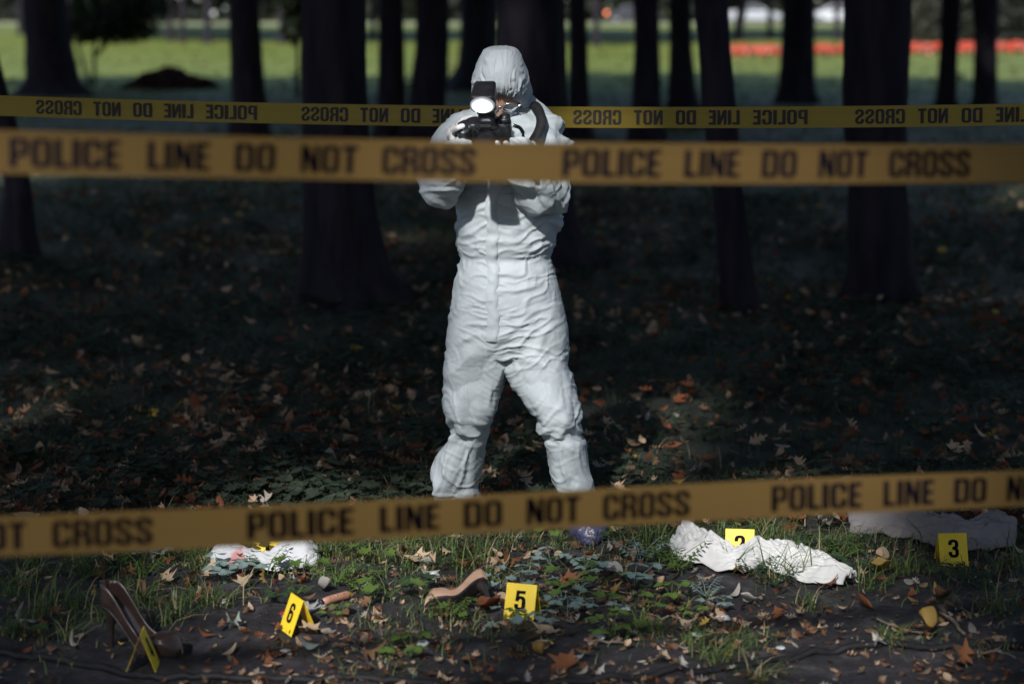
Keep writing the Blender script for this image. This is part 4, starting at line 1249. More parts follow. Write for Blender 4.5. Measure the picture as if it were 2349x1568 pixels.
# ------------------------------------------------------------------ evidence markers
def marker(x, y, digit, rz, label, h=.115, w=.098, spread=.085, tilt=0.0, roll=0.0):
    g = G(x, y); g[2] = float(gh(g[0], g[1]))
    rt = empty('evidence_marker', g, rz, label, 'evidence marker', 'numbered yellow evidence markers')
    rt.rotation_euler = (tilt, roll, rz)
    s = spread / 2; t = .0012
    hz = math.sqrt(h * h - s * s)
    def plate(y0, y1, name):
        # from foot (y0, 0) to ridge (y1, hz)
        V = []
        nu, nv = 7, 6
        nrm = np.array([0, -(hz), (y1 - y0) * -1.0]); nrm = nrm / np.linalg.norm(nrm) * (1 if y0 < y1 else 1)
        for sgn in (-1, 1):
            for j in range(nv):
                for i in range(nu):
                    u = i / (nu - 1) - .5; v = j / (nv - 1)
                    bow = .0016 * math.sin(math.pi * v) * math.cos(math.pi * u)
                    V.append((u * w, y0 + (y1 - y0) * v + sgn * t * .5 - bow, hz * v))
        n = nu * nv
        Fc = []
        for k in (0, 1):
            for j in range(nv - 1):
                for i in range(nu - 1):
                    a = k * n + j * nu + i
                    Fc.append((a, a + 1, a + nu + 1, a + nu) if k == 0 else (a, a + nu, a + nu + 1, a + 1))
        edge = [i for i in range(nu)] + [j * nu + nu - 1 for j in range(1, nv)] + [(nv - 1) * nu + i for i in range(nu - 2, -1, -1)] + [j * nu for j in range(nv - 2, 0, -1)]
        for a, b in zip(edge, edge[1:] + edge[:1]): Fc.append((a, a + n, b + n, b))
        return part(name, V, Fc, M['yellow'], rt, False, False)
    fp = plate(-s, -.0008, 'front_plate')
    plate(s, .0008, 'back_plate')
    sl = np.array([0, s, hz]) / h
    out = np.array([0, -hz, s]) / h
    for (cx, cz, hh) in ((0.0, .54, .062), (.032, .10, .012)):
        v, f, wd = glyph_tris(digit)
        V = [np.array([(p[0] - wd / 2) * hh * 1.02 + cx, 0, 0]) + np.array([0, -s, 0]) + sl * (cz * h + (p[1] - .5) * hh) + out * .0028 for p in v]
        part('numeral', V, f, M['ink'], fp, False, False)
    return rt
marker(612, 1271, '1', .05, 'yellow evidence marker mostly hidden behind the bloodstained cloth')
marker(1696, 1290, '2', -.12, 'yellow evidence marker numbered 2 behind the long white cloth')
marker(2182, 1286, '3', .06, 'yellow evidence marker numbered 3 before the grey crumpled cloth')
marker(328, 1530, '4', 1.63, 'yellow evidence marker numbered 4 seen edge-on before the high heel')
marker(1198, 1414, '5', -.30, 'yellow evidence marker numbered 5 beside the overturned tan shoe')
marker(684, 1446, '6', -1.08, 'yellow evidence marker numbered 6 standing over the knife')

# ------------------------------------------------------------------ cloths
def cloth(spine, hw, height, mat, label, seed, nu=110, nv=44, amp=.02, stain=None):
    sp = np.array([G(x, y) for x, y in spine])
    tt = np.linspace(0, len(sp) - 1, nu)
    Q = np.stack([np.interp(tt, np.arange(len(sp)), sp[:, k]) for k in range(3)], -1)
    for _ in range(8): Q[1:-1] = .25 * Q[:-2] + .5 * Q[1:-1] + .25 * Q[2:]
    hwv = np.interp(tt, np.arange(len(sp)), hw); htv = np.interp(tt, np.arange(len(sp)), height)
    T = np.gradient(Q, axis=0); T /= np.linalg.norm(T, axis=1)[:, None]
    S = np.stack([-T[:, 1], T[:, 0], 0 * T[:, 0]], -1)
    v = np.linspace(-1, 1, nv)
    UU, VV = np.meshgrid(np.arange(nu) / nu, v, indexing='ij')
    ln = np.linalg.norm(np.diff(Q, axis=0), axis=1).sum()
    P = np.stack([UU * ln * 6, VV * 1.2, 0 * UU], -1)
    edge = 1 + .22 * perlin(np.stack([UU * ln * 9, np.sign(VV) * 3, 0 * UU], -1), seed)
    endf = np.sqrt(np.clip(np.minimum(UU, 1 - UU - 1 / nu) / .04, 0, 1))
    X = Q[:, None] + S[:, None] * (VV * hwv[:, None] * edge * (.72 + .28 * endf))[..., None]
    X += T[:, None] * (.02 * perlin(P * 1.5, seed + 3))[..., None]
    prof = np.clip(1 - np.abs(VV) ** 2.2, 0, 1)
    wv = .5 * perlin(np.stack([UU * ln * 4, VV, 0 * UU], -1), seed + 6)
    fold = ridged(np.stack([UU * ln * 3.2 + VV * .7, VV * 2.6 - UU * ln * 1.6 + wv, 0 * UU], -1), 2, seed + 7, .4)
    fold2 = ridged(np.stack([UU * ln * 12, VV * 3.5 + UU * ln * 4, 0 * UU], -1), 2, seed + 11, .5)
    Z = .72 * htv[:, None] * prof * (.55 + .45 * endf) * (.65 + .3 * fbm(P * .8, 2, seed + 1)) + amp * (.3 + .7 * prof) * (.6 + .7 * fold) + amp * .4 * fold2 * prof
    Z = np.maximum(Z, .004)
    X[..., 2] = Z + gh(X[..., 0], X[..., 1])
    V1 = X.reshape(-1, 3)
    i = np.arange(nu - 1)[:, None] * nv + np.arange(nv - 1)[None]
    f1 = np.stack([i, i + nv, i + nv + 1, i + 1], -1).reshape(-1, 4)
    base = Q[nu // 2].copy()
    col = None
    me = make_mesh('cloth', V1 - base, f1)
    o = add_obj('cloth', me, mat, None, base)
    md = o.modifiers.new('thickness', 'SOLIDIFY'); md.thickness = .003; md.offset = 1
    tag(o, label, 'cloth', 'discarded cloths on the ground')
    return o

def cloth_material(name, c1, c2, stain=None, sc_=(0, 0, 0), srad=.1, scol=(.45, .06, .05)):
    m = textured(name, c1, c2, 7, .85, .1, .25, 160, bdist=.002)
    if stain:
        N, L, b = nodes_of(m)
        tc = N.new('ShaderNodeTexCoord')
        old = b.inputs['Base Color'].links[0].from_socket
        for (sx, sy, sr) in stain:
            sub = N.new('ShaderNodeVectorMath'); sub.operation = 'SUBTRACT'; sub.inputs[1].default_value = (sx, sy, 0)
            L.new(tc.outputs['Object'], sub.inputs[0])
            ml = N.new('ShaderNodeVectorMath'); ml.operation = 'MULTIPLY'; ml.inputs[1].default_value = (1, 1, 0); L.new(sub.outputs[0], ml.inputs[0])
            le = N.new('ShaderNodeVectorMath'); le.operation = 'LENGTH'; L.new(ml.outputs[0], le.inputs[0])
            nz = N.new('ShaderNodeTexNoise'); nz.inputs['Scale'].default_value = 22; L.new(tc.outputs['Object'], nz.inputs['Vector'])
            ad = N.new('ShaderNodeMath'); ad.operation = 'MULTIPLY_ADD'; ad.inputs[1].default_value = sr * 1.6; L.new(nz.outputs['Fac'], ad.inputs[0]); L.new(le.outputs['Value'], ad.inputs[2])
            mr = N.new('ShaderNodeMapRange'); mr.inputs['From Min'].default_value = sr * 1.55; mr.inputs['From Max'].default_value = sr * 1.3; mr.inputs['To Max'].default_value = .65
            L.new(ad.outputs[0], mr.inputs['Value'])
            mx = N.new('ShaderNodeMix'); mx.data_type = 'RGBA'; mx.inputs[7].default_value = (*scol, 1)
            L.new(mr.outputs['Result'], mx.inputs[0]); L.new(old, mx.inputs[6]); old = mx.outputs[2]
        L.new(old, b.inputs['Base Color'])
    return m
cloth([(503, 1285), (560, 1292), (620, 1298), (680, 1288), (716, 1280)], [.07, .08, .07, .10, .07], [.10, .02, .02, .10, .04],
      cloth_material('white_cloth_bloodied', (.46, .47, .49), (.56, .57, .59), [(-.11, -.04, .05), (-.05, -.07, .035)]), 'small white cloth with pink bloodstains below the lower tape', 3, amp=.032)
cloth([(1562, 1262), (1610, 1290), (1680, 1308), (1745, 1296), (1800, 1300), (1870, 1322), (1952, 1345)], [.06, .085, .06, .05, .125, .10, .05], [.085, .07, .045, .08, .045, .035, .015],
      cloth_material('white_cloth_muddy', (.48, .48, .475), (.60, .60, .59), [(.30, -.02, .03), (.42, -.03, .02)], scol=(.38, .26, .16)), 'long white twisted cloth stretching in front of marker two', 13, nu=190, nv=60, amp=.034)
cloth([(1948, 1210), (2020, 1216), (2090, 1226), (2160, 1248), (2230, 1250), (2290, 1240), (2328, 1242)], [.045, .065, .06, .06, .08, .085, .04], [.09, .10, .07, .085, .07, .10, .06],
      cloth_material('grey_cloth', (.20, .18, .18), (.27, .245, .24)), 'greyish crumpled cloth lying behind marker three at right', 23, nu=190, nv=60, amp=.038)

# ------------------------------------------------------------------ shoes
def pump(x, y, rz, label, upper, lining, heel_mat, tip=None, name='high_heel_shoe', z=0.0, scale=1.0):
    g = G(x, y); g[2] = float(gh(g[0], g[1])) + z
    rt = empty(name, g, rz, label, 'shoe')
    if tip is not None: rt.rotation_euler = tip
    rt.scale = (scale,) * 3
    L = .225; HH = .105
    ts = np.linspace(0, 1, 34)
    def sole_z(t): return HH * (1 - smooth(.05, .66, t)) + .004 + .010 * smooth(.86, 1.0, t)
    def half_w(t): return (.026 + .012 * smooth(.45, .72, t)) * np.sqrt(np.clip(t / .05, .25, 1)) * np.sqrt(np.clip((1 - t) / .16, 0.02, 1)) 
    def wall_h(t): return .055 - .017 * smooth(.05, .45, t) + .012 * smooth(.6, .74, t) - .026 * smooth(.86, 1.0, t)
    n = 15
    # upper: U shaped wall; the vamp closes over the toes
    rows = []
    for t in ts:
        sz, hw, wh = float(sole_z(t)), float(half_w(t)), float(wall_h(t)) * max(.04, math.sqrt(max(0.0, 1 - (max(0.0, t - .86) / .14) ** 2)))
        close = float(smooth(.62, .73, t))
        row = []
        for k in range(n):
            a = -1 + 2 * k / (n - 1)          # -1 left rim .. 0 mid .. 1 right rim
            ang = a * math.pi / 2
            # open part: from rim down to sole edge ; closed part: arch over the foot
            ox = math.copysign(1, a) * hw * (1 - .06 * abs(a)) ; oz = sz + wh * abs(a)
            if abs(a) < .34: ox = hw * a / .34; oz = sz
            else: oz = sz + wh * (abs(a) - .34) / .66
            cxx = hw * math.sin(ang) * 1.0; czz = sz + wh * (1 - abs(math.sin(ang)) ** 2.2) * 1.0
            row.append(((t - .5) * L, ox, oz, cxx, czz, close))
        rows.append(row)
    V = []
    for row in rows:
        for (X, ox, oz, cx, cz, cl) in row: V.append((X, ox, oz))
    m = len(ts)
    Fc = [(i * n + j, i * n + j + 1, (i + 1) * n + j + 1, (i + 1) * n + j) for i in range(m - 1) for j in range(n - 1)]
    Fc += [tuple(range(n))]
    o = part('upper', V, Fc, upper, rt, True, False)
    md = o.modifiers.new('thickness', 'SOLIDIFY'); md.thickness = .0022; md.offset = 1
    # vamp over the toes
    V = []; mm = 14; tv = np.linspace(.64, 1.0, mm)
    for t in tv:
        sz, hw, wh = float(sole_z(t)), float(half_w(t)), float(wall_h(t))
        for k in range(13):
            a = -1 + 2 * k / 12
            tt = t + (.03 * (a * a) * -1 if t < .66 else 0)
            rd = math.sqrt(max(0.0, 1 - (max(0.0, t - .86) / .14) ** 2))
            V.append(((tt - .5) * L, hw * 1.03 * a, sz + wh * (.98 + .18 * (1 - a * a)) * max(rd, .04) + .001))
    v = part('vamp', V, [(i * 13 + j, i * 13 + j + 1, (i + 1) * 13 + j + 1, (i + 1) * 13 + j) for i in range(mm - 1) for j in range(12)], upper, rt, True, False)
    md = v.modifiers.new('thickness', 'SOLIDIFY'); md.thickness = .002; md.offset = 1
    # insole
    V = []
    for t in np.linspace(.02, .8, 20):
        for a in np.linspace(-1, 1, 7): V.append(((t - .5) * L, float(half_w(t)) * .92 * a, float(sole_z(t)) + .0045 + .002 * a * a))
    part('insole', V, [(i * 7 + j, i * 7 + j + 1, (i + 1) * 7 + j + 1, (i + 1) * 7 + j) for i in range(19) for j in range(6)], lining, rt, True, False)
    # sole plate
    V = []
    for t in ts:
        for a in np.linspace(-1, 1, 7): V.append(((t - .5) * L, float(half_w(t)) * 1.04 * a, float(sole_z(t)) - .0035))
    so = part('sole', V, [(i * 7 + j, i * 7 + j + 1, (i + 1) * 7 + j + 1, (i + 1) * 7 + j) for i in range(m - 1) for j in range(6)], heel_mat, rt, True, False)
    md = so.modifiers.new('thickness', 'SOLIDIFY'); md.thickness = .004
    # heel
    mb = MB()
    mb.tube([(-L * .5 + .026, 0, HH + .006), (-L * .5 + .021, 0, HH * .82), (-L * .5 + .016, 0, HH * .5), (-L * .5 + .015, 0, .006), (-L * .5 + .015, 0, .0)], [.024, .017, .0085, .0062, .0065], 14)
    mb.obj('heel', heel_mat, rt, True, False)
    return rt
up1 = textured('brown_leather', (.030, .019, .018), (.050, .031, .027), 18, .35, .45, .1, 90, bdist=.001)
lin1 = textured('shoe_lining', (.10, .085, .09), (.14, .12, .125), 20, .6, .2)
hl1 = textured('dark_heel', (.02, .016, .016), (.035, .028, .026), 30, .4, .4, .3, 60, (1, 1, 8), bdist=.001)
pump(328, 1488, -.50, 'brown high heel shoe standing upright at lower left', up1, lin1, hl1, scale=1.24)
up2 = textured('tan_leather', (.42, .25, .17), (.52, .33, .23), 16, .45, .4, .1, 90, bdist=.001)
pump(1055, 1402, math.pi - .22, 'tan high heel shoe lying overturned left of marker five', up2, textured('tan_lining', (.3, .22, .17), (.36, .27, .2), 20, .6, .2), hl1, tip=(1.30, .05, math.pi + .2), z=.030, scale=.98)

# ------------------------------------------------------------------ knife
def knife():
    a = G(640, 1428); b = G(740, 1398); c = G(808, 1380)
    ctr = .5 * (a + c); ctr[2] = float(gh(ctr[0], ctr[1])) + .012
    d = c - a; d /= np.linalg.norm(d); s = np.array([-d[1], d[0], 0])
    Lb = np.linalg.norm(b - a); Lh = np.linalg.norm(c - b)
    rt = empty('knife', ctr, 0, 'knife with wooden handle and bloody tip behind marker six', 'knife')
    zz = .018
    # blade: wedge profile
    top = [(0, .0), (.02, .010), (.06, .020), (Lb * .6, .024), (Lb, .024)]
    V = []
    for u, h in top:
        for off, zt in ((-.014, 0.0), (h - .014, .0024)):
            V.append(a + d * u + s * off + np.array([0, 0, zz - ctr[2] + ctr[2] + zt * .0]))
    V = []
    for u, h in top:
        V.append(a + d * u - s * .012 + np.array([0, 0, zz])); V.append(a + d * u + s * (h - .012) + np.array([0, 0, zz + .008 + .0015])); V.append(a + d * u + s * (h - .012) + np.array([0, 0, zz + .008 - .0015]))
    Fc = ring_faces(len(top), 3) + [(0, 1, 2), (12, 14, 13)]
    bm = textured('knife_blade', (.55, .57, .60), (.65, .67, .70), 20, .35, .5, metal=.6)
    N, L, bb = nodes_of(bm)
    bl = part('blade', V, Fc, bm, rt, False)
    st = [(0, .004), (.015, .008), (.035, .010), (.05, .004)]
    V = []
    for u, h in st:
        V += [a + d * (u + .004) - s * .010 + np.array([0, 0, zz + .0035]), a + d * (u + .004) + s * h + np.array([0, 0, zz + .0118])]
    part('blood_smear', V, [(2 * i, 2 * i + 1, 2 * i + 3, 2 * i + 2) for i in range(3)], textured('blood', (.35, .02, .02), (.5, .05, .04), 30, .3, .5), bl, False)
    hm = textured('knife_wood', (.36, .17, .11), (.46, .24, .16), 8, .35, .45, .2, 40, (1, 6, 6), bdist=.001)
    pts = [b + d * u + s * .002 + np.array([0, 0, zz + .006 + k]) for u, k in ((.0, 0), (Lh * .2, .002), (Lh * .55, .003), (Lh * .85, .002), (Lh, -.001))]
    Vt, Ft = tube(pts, [.011, .013, .0125, .014, .010], 14, flat=.75)
    hd = part('handle', Vt, Ft, hm, rt)
    for u in (.25, .5, .75):
        p = b + d * Lh * u + np.array([0, -.006, zz + .018]); Vt, Ft = ellipsoid(p, (d * .003, s * .003, np.array([0, 0, .002])), 10, 6); part('rivet', Vt, Ft, M['steel'], hd)
    Vt, Ft = tube([b - d * .012 + np.array([0, 0, zz + .005]), b + np.array([0, 0, zz + .006])], [.0125, .0125], 12, flat=.75)
    part('bolster', Vt, Ft, M['rubber'], rt)
knife()

# ------------------------------------------------------------------ hose, twigs, litter
def hose():
    px = [(-500, 1470), (-200, 1485), (0, 1497), (120, 1508), (220, 1528), (330, 1550), (480, 1556), (700, 1552), (900, 1558), (1100, 1575), (1300, 1576), (1440, 1566), (1560, 1548), (1702, 1528), (1856, 1505), (1998, 1496), (2180, 1492), (2349, 1482), (2600, 1462), (2900, 1450)]
    P = np.array([G(x, y) for x, y in px])
    tt = np.linspace(0, len(P) - 1, 260)
    Q = np.stack([np.interp(tt, np.arange(len(P)), P[:, k]) for k in range(3)], -1)
    for _ in range(30): Q[1:-1] = .25 * Q[:-2] + .5 * Q[1:-1] + .25 * Q[2:]
    Q[:, 2] = gh(Q[:, 0], Q[:, 1]) + .009
    V, Fc = tube(Q, .0115, 12)
    o = part('hose', V, Fc, M['hose'])
    tag(o, 'long black hose lying across the bottom of the scene', 'hose')
hose()

LAND = [('beside marker five', G(1198, 1414)), ('near marker six', G(684, 1446)), ('near the upright high heel', G(315, 1500)), ('beside the overturned tan shoe', G(1050, 1400)), ('near the knife', G(740, 1400)),
        ('beside the small bloodstained cloth', G(610, 1290)), ('near the long white cloth', G(1750, 1310)), ('near marker three', G(2182, 1286)), ('near the blue shoe cover', G(1335, 1235)),
        ('beside the black hose at right', G(1900, 1500)), ('beside the black hose at left', G(400, 1550)), ('on bare soil at bottom centre', G(1150, 1530)), ('at the lower right corner', G(2250, 1530)),
        ('at the left below the tape', G(60, 1340)), ('between marker five and the long cloth', G(1450, 1390)), ('in the middle of the lit soil', G(930, 1330)), ('between the feet of the person', G(1190, 1170)),
        ('behind the lower tape at left', G(300, 1130)), ('behind the lower tape at right', G(1900, 1080))]
def near_land(p):
    return min(LAND, key=lambda q: (q[1][0] - p[0]) ** 2 + (q[1][1] - p[1]) ** 2)[0]

def twig(x0, y0, x1, y1, r, label, seed, kinks=7):
    a, b = G(x0, y0), G(x1, y1)
    rs = np.random.default_rng(seed)
    pts = np.array([a + (b - a) * t for t in np.linspace(0, 1, kinks)])
    pts[1:-1] += rs.normal(size=(kinks - 2, 3)) * .008
    pts[:, 2] = gh(pts[:, 0], pts[:, 1]) + r + .006 + rs.uniform(0, .008, kinks)
    base = pts[0].copy()
    mb = MB(); mb.tube(pts, np.linspace(r, r * .5, kinks), 8)
    k = kinks // 2; sd = rs.choice([-1, 1])
    mb.tube([pts[k], pts[k] + np.array([.03 * sd, .03, .012])], [r * .5, r * .25], 6)
    o = part('twig', np.array(mb.V) - base, mb.F, M['twig'])
    o.location = tuple(base)
    tag(o, label, 'twig', 'twigs on the soil')
twig(2157, 1404, 2212, 1462, .009, 'short thick twig pointing at the black hose at right', 1)
twig(2010, 1432, 2140, 1468, .004, 'thin dark twig left of the yellow leaf at lower right', 2)
twig(1975, 1290, 2050, 1286, .006, 'twig left of marker three', 3)
twig(1975, 1272, 2010, 1300, .005, 'short twig lying between the white and grey cloths', 4)
twig(1330, 1352, 1440, 1358, .004, 'fine pale twig right of marker five', 5)
twig(1370, 1334, 1400, 1316, .003, 'twig behind the green herbs right of marker five', 6)
twig(230, 1340, 350, 1372, .004, 'long green-grey stem above the high heel', 7)
twig(1330, 1320, 1225, 1330, .004, 'pale twig behind marker five', 8)
twig(850, 1505, 980, 1460, .004, 'dark twig in the bottom middle', 9)
twig(1340, 1480, 1440, 1470, .005, 'crooked twig on bare soil below the herbs', 10)
twig(760, 1312, 680, 1318, .004, 'twig below the bloodstained cloth', 11)
twig(1560, 1420, 1480, 1405, .003, 'thin twig near the pale plastic scrap', 12)
twig(1880, 1330, 1990, 1338, .003, 'thin twig at the right tip of the long cloth', 13)
twig(2240, 1500, 2330, 1530, .004, 'twig at the lower right corner', 14)

def scrap(x, y, size, mat, label, name, seed, flat=.4):
    g = G(x, y); rs = np.random.default_rng(seed)
    V, Fc = ellipsoid((0, 0, 0), (np.array([size, 0, 0]), np.array([0, size * .7, 0]), np.array([0, 0, size * flat])), 16, 10)
    V = V * (1 + .35 * fbm(V / size * 1.1 + seed, 2, seed))[:, None]
    o = part(name, V, Fc, mat)
    o.location = (g[0], g[1], float(gh(g[0], g[1])) + size * flat * .7); o.rotation_euler = (rs.uniform(-.2, .2), rs.uniform(-.2, .2), rs.uniform(0, 6))
    return tag(o, label, 'stone' if name == 'stone' else 'litter', 'pale bits lying on the soil')
pale = textured('pale_stone', (.42, .45, .44), (.58, .60, .58), 30, .5, .4, .3, 80, bdist=.002)
film = textured('pale_film', (.40, .42, .44), (.60, .62, .64), 18, .25, .5, .6, 30, bdist=.006)
scrap(1660, 1412, .028, film, 'crumpled pale plastic scrap below the long white cloth', 'plastic_scrap', 1)
scrap(1596, 1453, .024, pale, 'white shell-like stone right of the herbs', 'stone', 2, .35)
scrap(998, 1328, .022, pale, 'round pale stone above the overturned tan shoe', 'stone', 3, .6)
scrap(1375, 1462, .02, pale, 'pale stone left of the white shell-like stone', 'stone', 4, .45)
scrap(970, 1488, .018, pale, 'small bright stone at bottom centre', 'stone', 5, .6)
scrap(1432, 1392, .026, film, 'pale plastic scrap among the herbs right of marker five', 'plastic_scrap', 6, .3)
scrap(515, 1372, .016, pale, 'small grey stone beside the grass tuft at left', 'stone', 7)
scrap(1790, 1488, .018, film, 'pale scrap touching the black hose at right', 'plastic_scrap', 8, .3)
scrap(655, 1492, .016, pale, 'grey stone below marker six', 'stone', 9)
scrap(1010, 1515, .012, pale, 'tiny bright stone at the bottom edge', 'stone', 10, .6)

# ------------------------------------------------------------------ fallen leaves
def leaf_shape(kind, L=1.0, curl=.25, seed=0):
    """unit leaf lying in xy; returns V, F (about 30-50 triangles)"""
    rs = np.random.default_rng(seed)
    if kind == 'maple':
        out = []
        for k, (ang, r) in enumerate([(-90, .18), (-62, .30), (-40, .52), (-22, .34), (-4, .42), (10, .58), (24, .36), (44, .44), (62, .60), (76, .42), (90, .78), (104, .42), (118, .60), (136, .44), (156, .36), (170, .58), (184, .42), (202, .34), (220, .52), (242, .30)]):
            a = math.radians(ang); r *= rs.uniform(.9, 1.1)
            out.append((r * math.cos(a) * .8, r * math.sin(a) * .8))
        V = [(0, -.05, 0)] + [(x, y, 0) for x, y in out]
        n = len(out)
        mid = [(x * .5, y * .5 - .02, 0) for x, y in out]
        V = [(0, -.05, 0)] + mid + [(x, y, 0) for x, y in out]
        Fc = [(0, 1 + i, 1 + (i + 1) % n) for i in range(n)] + [(1 + i, 1 + n + i, 1 + n + (i + 1) % n, 1 + (i + 1) % n) for i in range(n)]
        V = np.array(V)
        r = np.hypot(V[:, 0], V[:, 1])
        V[:, 2] = curl * (.9 * r ** 2 + .35 * np.sin(np.arctan2(V[:, 1], V[:, 0]) * 5) * r ** 1.5 * .5 + .3 * r * np.cos(2 * np.arctan2(V[:, 1], V[:, 0]) + seed))
    else:
        m = 15
        V = []
        for i in range(m):
            t = i / (m - 1)
            if kind == 'oak': w = .30 * math.sin(math.pi * t ** .75) * (.62 + .42 * math.cos(2 * math.pi * (4.0 * t + .1))) + .012
            elif kind == 'oval': w = .27 * math.sin(math.pi * t ** .85) ** .8 + .004
            else: w = .15 * math.sin(math.pi * t) ** .9 + .004
            y = t - .5
            V += [(-w, y + .04 * w, 0), (0, y, 0), (w, y + .04 * w, 0)]
        Fc = []
        for i in range(m - 1):
            for j in (0, 1): Fc.append((3 * i + j, 3 * i + j + 1, 3 * i + j + 4, 3 * i + j + 3))
        V = np.array(V)
        V[:, 2] = curl * (1.1 * V[:, 1] ** 2 + 1.8 * np.abs(V[:, 0]) ** 1.3 * (1 if seed % 3 else -.5) + .25 * np.sin(V[:, 1] * 7 + seed) * V[:, 0])
    V[:, 2] -= V[:, 2].min() * .6
    return V * L, Fc

LEAFMAT = {
 'tan': leafy('tan_leaf', (.42, .29, .18), (.58, .44, .31), rough=.7),
 'brown': leafy('brown_leaf', (.12, .065, .035), (.22, .12, .065), rough=.65),
 'rust': leafy('rust_leaf', (.15, .05, .024), (.26, .105, .045), rough=.65),
 'pale': leafy('pale_leaf', (.34, .32, .29), (.48, .45, .41), rough=.6),
 'yellow': leafy('yellow_leaf', (.30, .19, .05), (.38, .25, .08), rough=.6),
 'grey-green': leafy('greygreen_leaf', (.22, .27, .24), (.34, .40, .36), rough=.6),
}
LEAFCOL = {'tan': (.36, .25, .165), 'brown': (.15, .085, .05), 'rust': (.16, .055, .026), 'pale': (.28, .25, .22), 'yellow': (.5, .33, .06), 'grey-green': (.22, .27, .23)}
def leaves_single():
    meshes = {}
    for kd in ('maple', 'oak', 'oval', 'narrow'):
        for cn in LEAFMAT:
            for v in (0, 1):
                V, Fc = leaf_shape(kd, 1.0, (.6, 1.25)[v], v * 3 + len(kd))
                me = make_mesh('fallen_leaf', V, Fc); me.materials.append(LEAFMAT[cn])
                meshes[kd, cn, v] = me
    rs = np.random.default_rng(77)
    cols = ['tan'] * 8 + ['brown'] * 9 + ['rust'] * 5 + ['pale'] * 3 + ['yellow'] * 1 + ['grey-green'] * 2
    spots = []
    tries = 0
    while len(spots) < 262 and tries < 9000:
        tries += 1
        y = rs.uniform(1240, 1568) if rs.uniform() < .80 else rs.uniform(1080, 1240)
        x = rs.normal(1050, 560) if rs.uniform() < .7 else rs.uniform(0, 2349)
        if not -20 < x < 2370: continue
        if y > 1460 and rs.uniform() < .45: continue
        spots.append((x, y, None, None, None))
    fixed = [(955, 1290, .15, 'tan', 'maple'), (985, 1295, .14, 'tan', 'maple'), (1175, 1292, .13, 'rust', 'oak'), (1155, 1302, .14, 'tan', 'maple'), (1225, 1300, .12, 'tan', 'maple'),
             (375, 1340, .12, 'tan', 'maple'), (300, 1322, .11, 'rust', 'oak'), (480, 1325, .13, 'tan', 'oak'), (540, 1330, .14, 'rust', 'oak'), (560, 1350, .12, 'tan', 'maple'), (240, 1318, .12, 'rust', 'maple'),
             (2127, 1465, .13, 'yellow', 'oval'), (1900, 1355, .12, 'rust', 'oak'), (1980, 1395, .12, 'rust', 'oval'), (1785, 1412, .11, 'rust', 'oak'), (712, 1460, .12, 'tan', 'maple'), (630, 1500, .13, 'rust', 'oak'),
             (1260, 1462, .13, 'tan', 'maple'), (1130, 1408, .11, 'rust', 'oval'), (1520, 1518, .13, 'tan', 'oak'), (1300, 1538, .15, 'rust', 'maple'), (2210, 1530, .13, 'rust', 'oak'), (850, 1510, .14, 'brown', 'oak'), (880, 1440, .11, 'tan', 'oak'),
             (1400, 1362, .1, 'yellow', 'narrow'), (1195, 1105, .13, 'tan', 'maple'), (1160, 1120, .13, 'brown', 'oak'), (1210, 1085, .12, 'rust', 'maple'), (1120, 1095, .12, 'tan', 'maple'), (2030, 1290, .1, 'tan', 'oval'), (2020, 1318, .1, 'yellow', 'oval'), (2150, 1378, .1, 'yellow', 'narrow')]
    spots += fixed
    for (x, y, s, cn, kd) in spots:
        g = G(x, y)
        if cn is None:
            cn = cols[rs.integers(len(cols))]; kd = ('maple', 'oak', 'oak', 'oak', 'oval', 'narrow', 'narrow')[rs.integers(7)]; s = rs.uniform(.03, .08)
        else: s *= .74
        v = int(rs.integers(2))
        if cn in ('pale', 'grey-green') and kd == 'maple': kd = 'oval'
        o = add_obj('fallen_leaf', meshes[kd, cn, v])
        o.scale = (s, s, s * rs.uniform(.7, 1.4))
        o.rotation_euler = (rs.normal() * .32, rs.normal() * .32, rs.uniform(0, 6.28))
        o.location = (g[0], g[1], float(gh(g[0], g[1])) + .010 + .018 * rs.uniform())
        szw = 'large ' if s > .11 else ('tiny ' if s < .06 else '')
        kw = {'maple': 'lobed maple', 'oak': 'wavy oak', 'oval': 'oval', 'narrow': 'narrow'}[kd]
        tag(o, '%s%s fallen %s leaf %s' % (szw, cn, kw, near_land(g)), 'leaf', 'fallen leaves on the lit ground')
leaves_single()

def scatter_mesh(shapes, pos, size, rot, tilt, cols):
    """joins many copies of a few small shapes into one mesh"""
    rs = np.random.default_rng(len(pos))
    Vs = []; Fs = []; Cs = []; n0 = 0
    which = rs.integers(0, len(shapes), len(pos))
    for k, (V, Fc) in enumerate(shapes):
        idx = np.where(which == k)[0]
        if not len(idx): continue
        V = np.asarray(V); tri = []
        for f in Fc:
            tri.append((f[0], f[1], f[2]))
            if len(f) == 4: tri.append((f[0], f[2], f[3]))
        tri = np.array(tri)
        s = size[idx][:, None, None]; c = np.cos(rot[idx])[:, None]; sn = np.sin(rot[idx])[:, None]
        P = V[None] * s
        # tilt about x then y
        tx = tilt[idx, 0][:, None]; ty = tilt[idx, 1][:, None]
        y1 = P[..., 1] * np.cos(tx) - P[..., 2] * np.sin(tx); z1 = P[..., 1] * np.sin(tx) + P[..., 2] * np.cos(tx)
        x2 = P[..., 0] * np.cos(ty) + z1 * np.sin(ty); z2 = -P[..., 0] * np.sin(ty) + z1 * np.cos(ty)
        Q = np.stack([x2 * c - y1 * sn, x2 * sn + y1 * c, z2], -1) + pos[idx][:, None]
        Vs.append(Q.reshape(-1, 3)); m = len(V)
        Fs.append((tri[None] + (np.arange(len(idx)) * m)[:, None, None]).reshape(-1, 3) + n0)
        Cs.append(np.repeat(cols[idx], m, 0)); n0 += m * len(idx)
    return np.vstack(Vs), np.vstack(Fs), np.vstack(Cs)

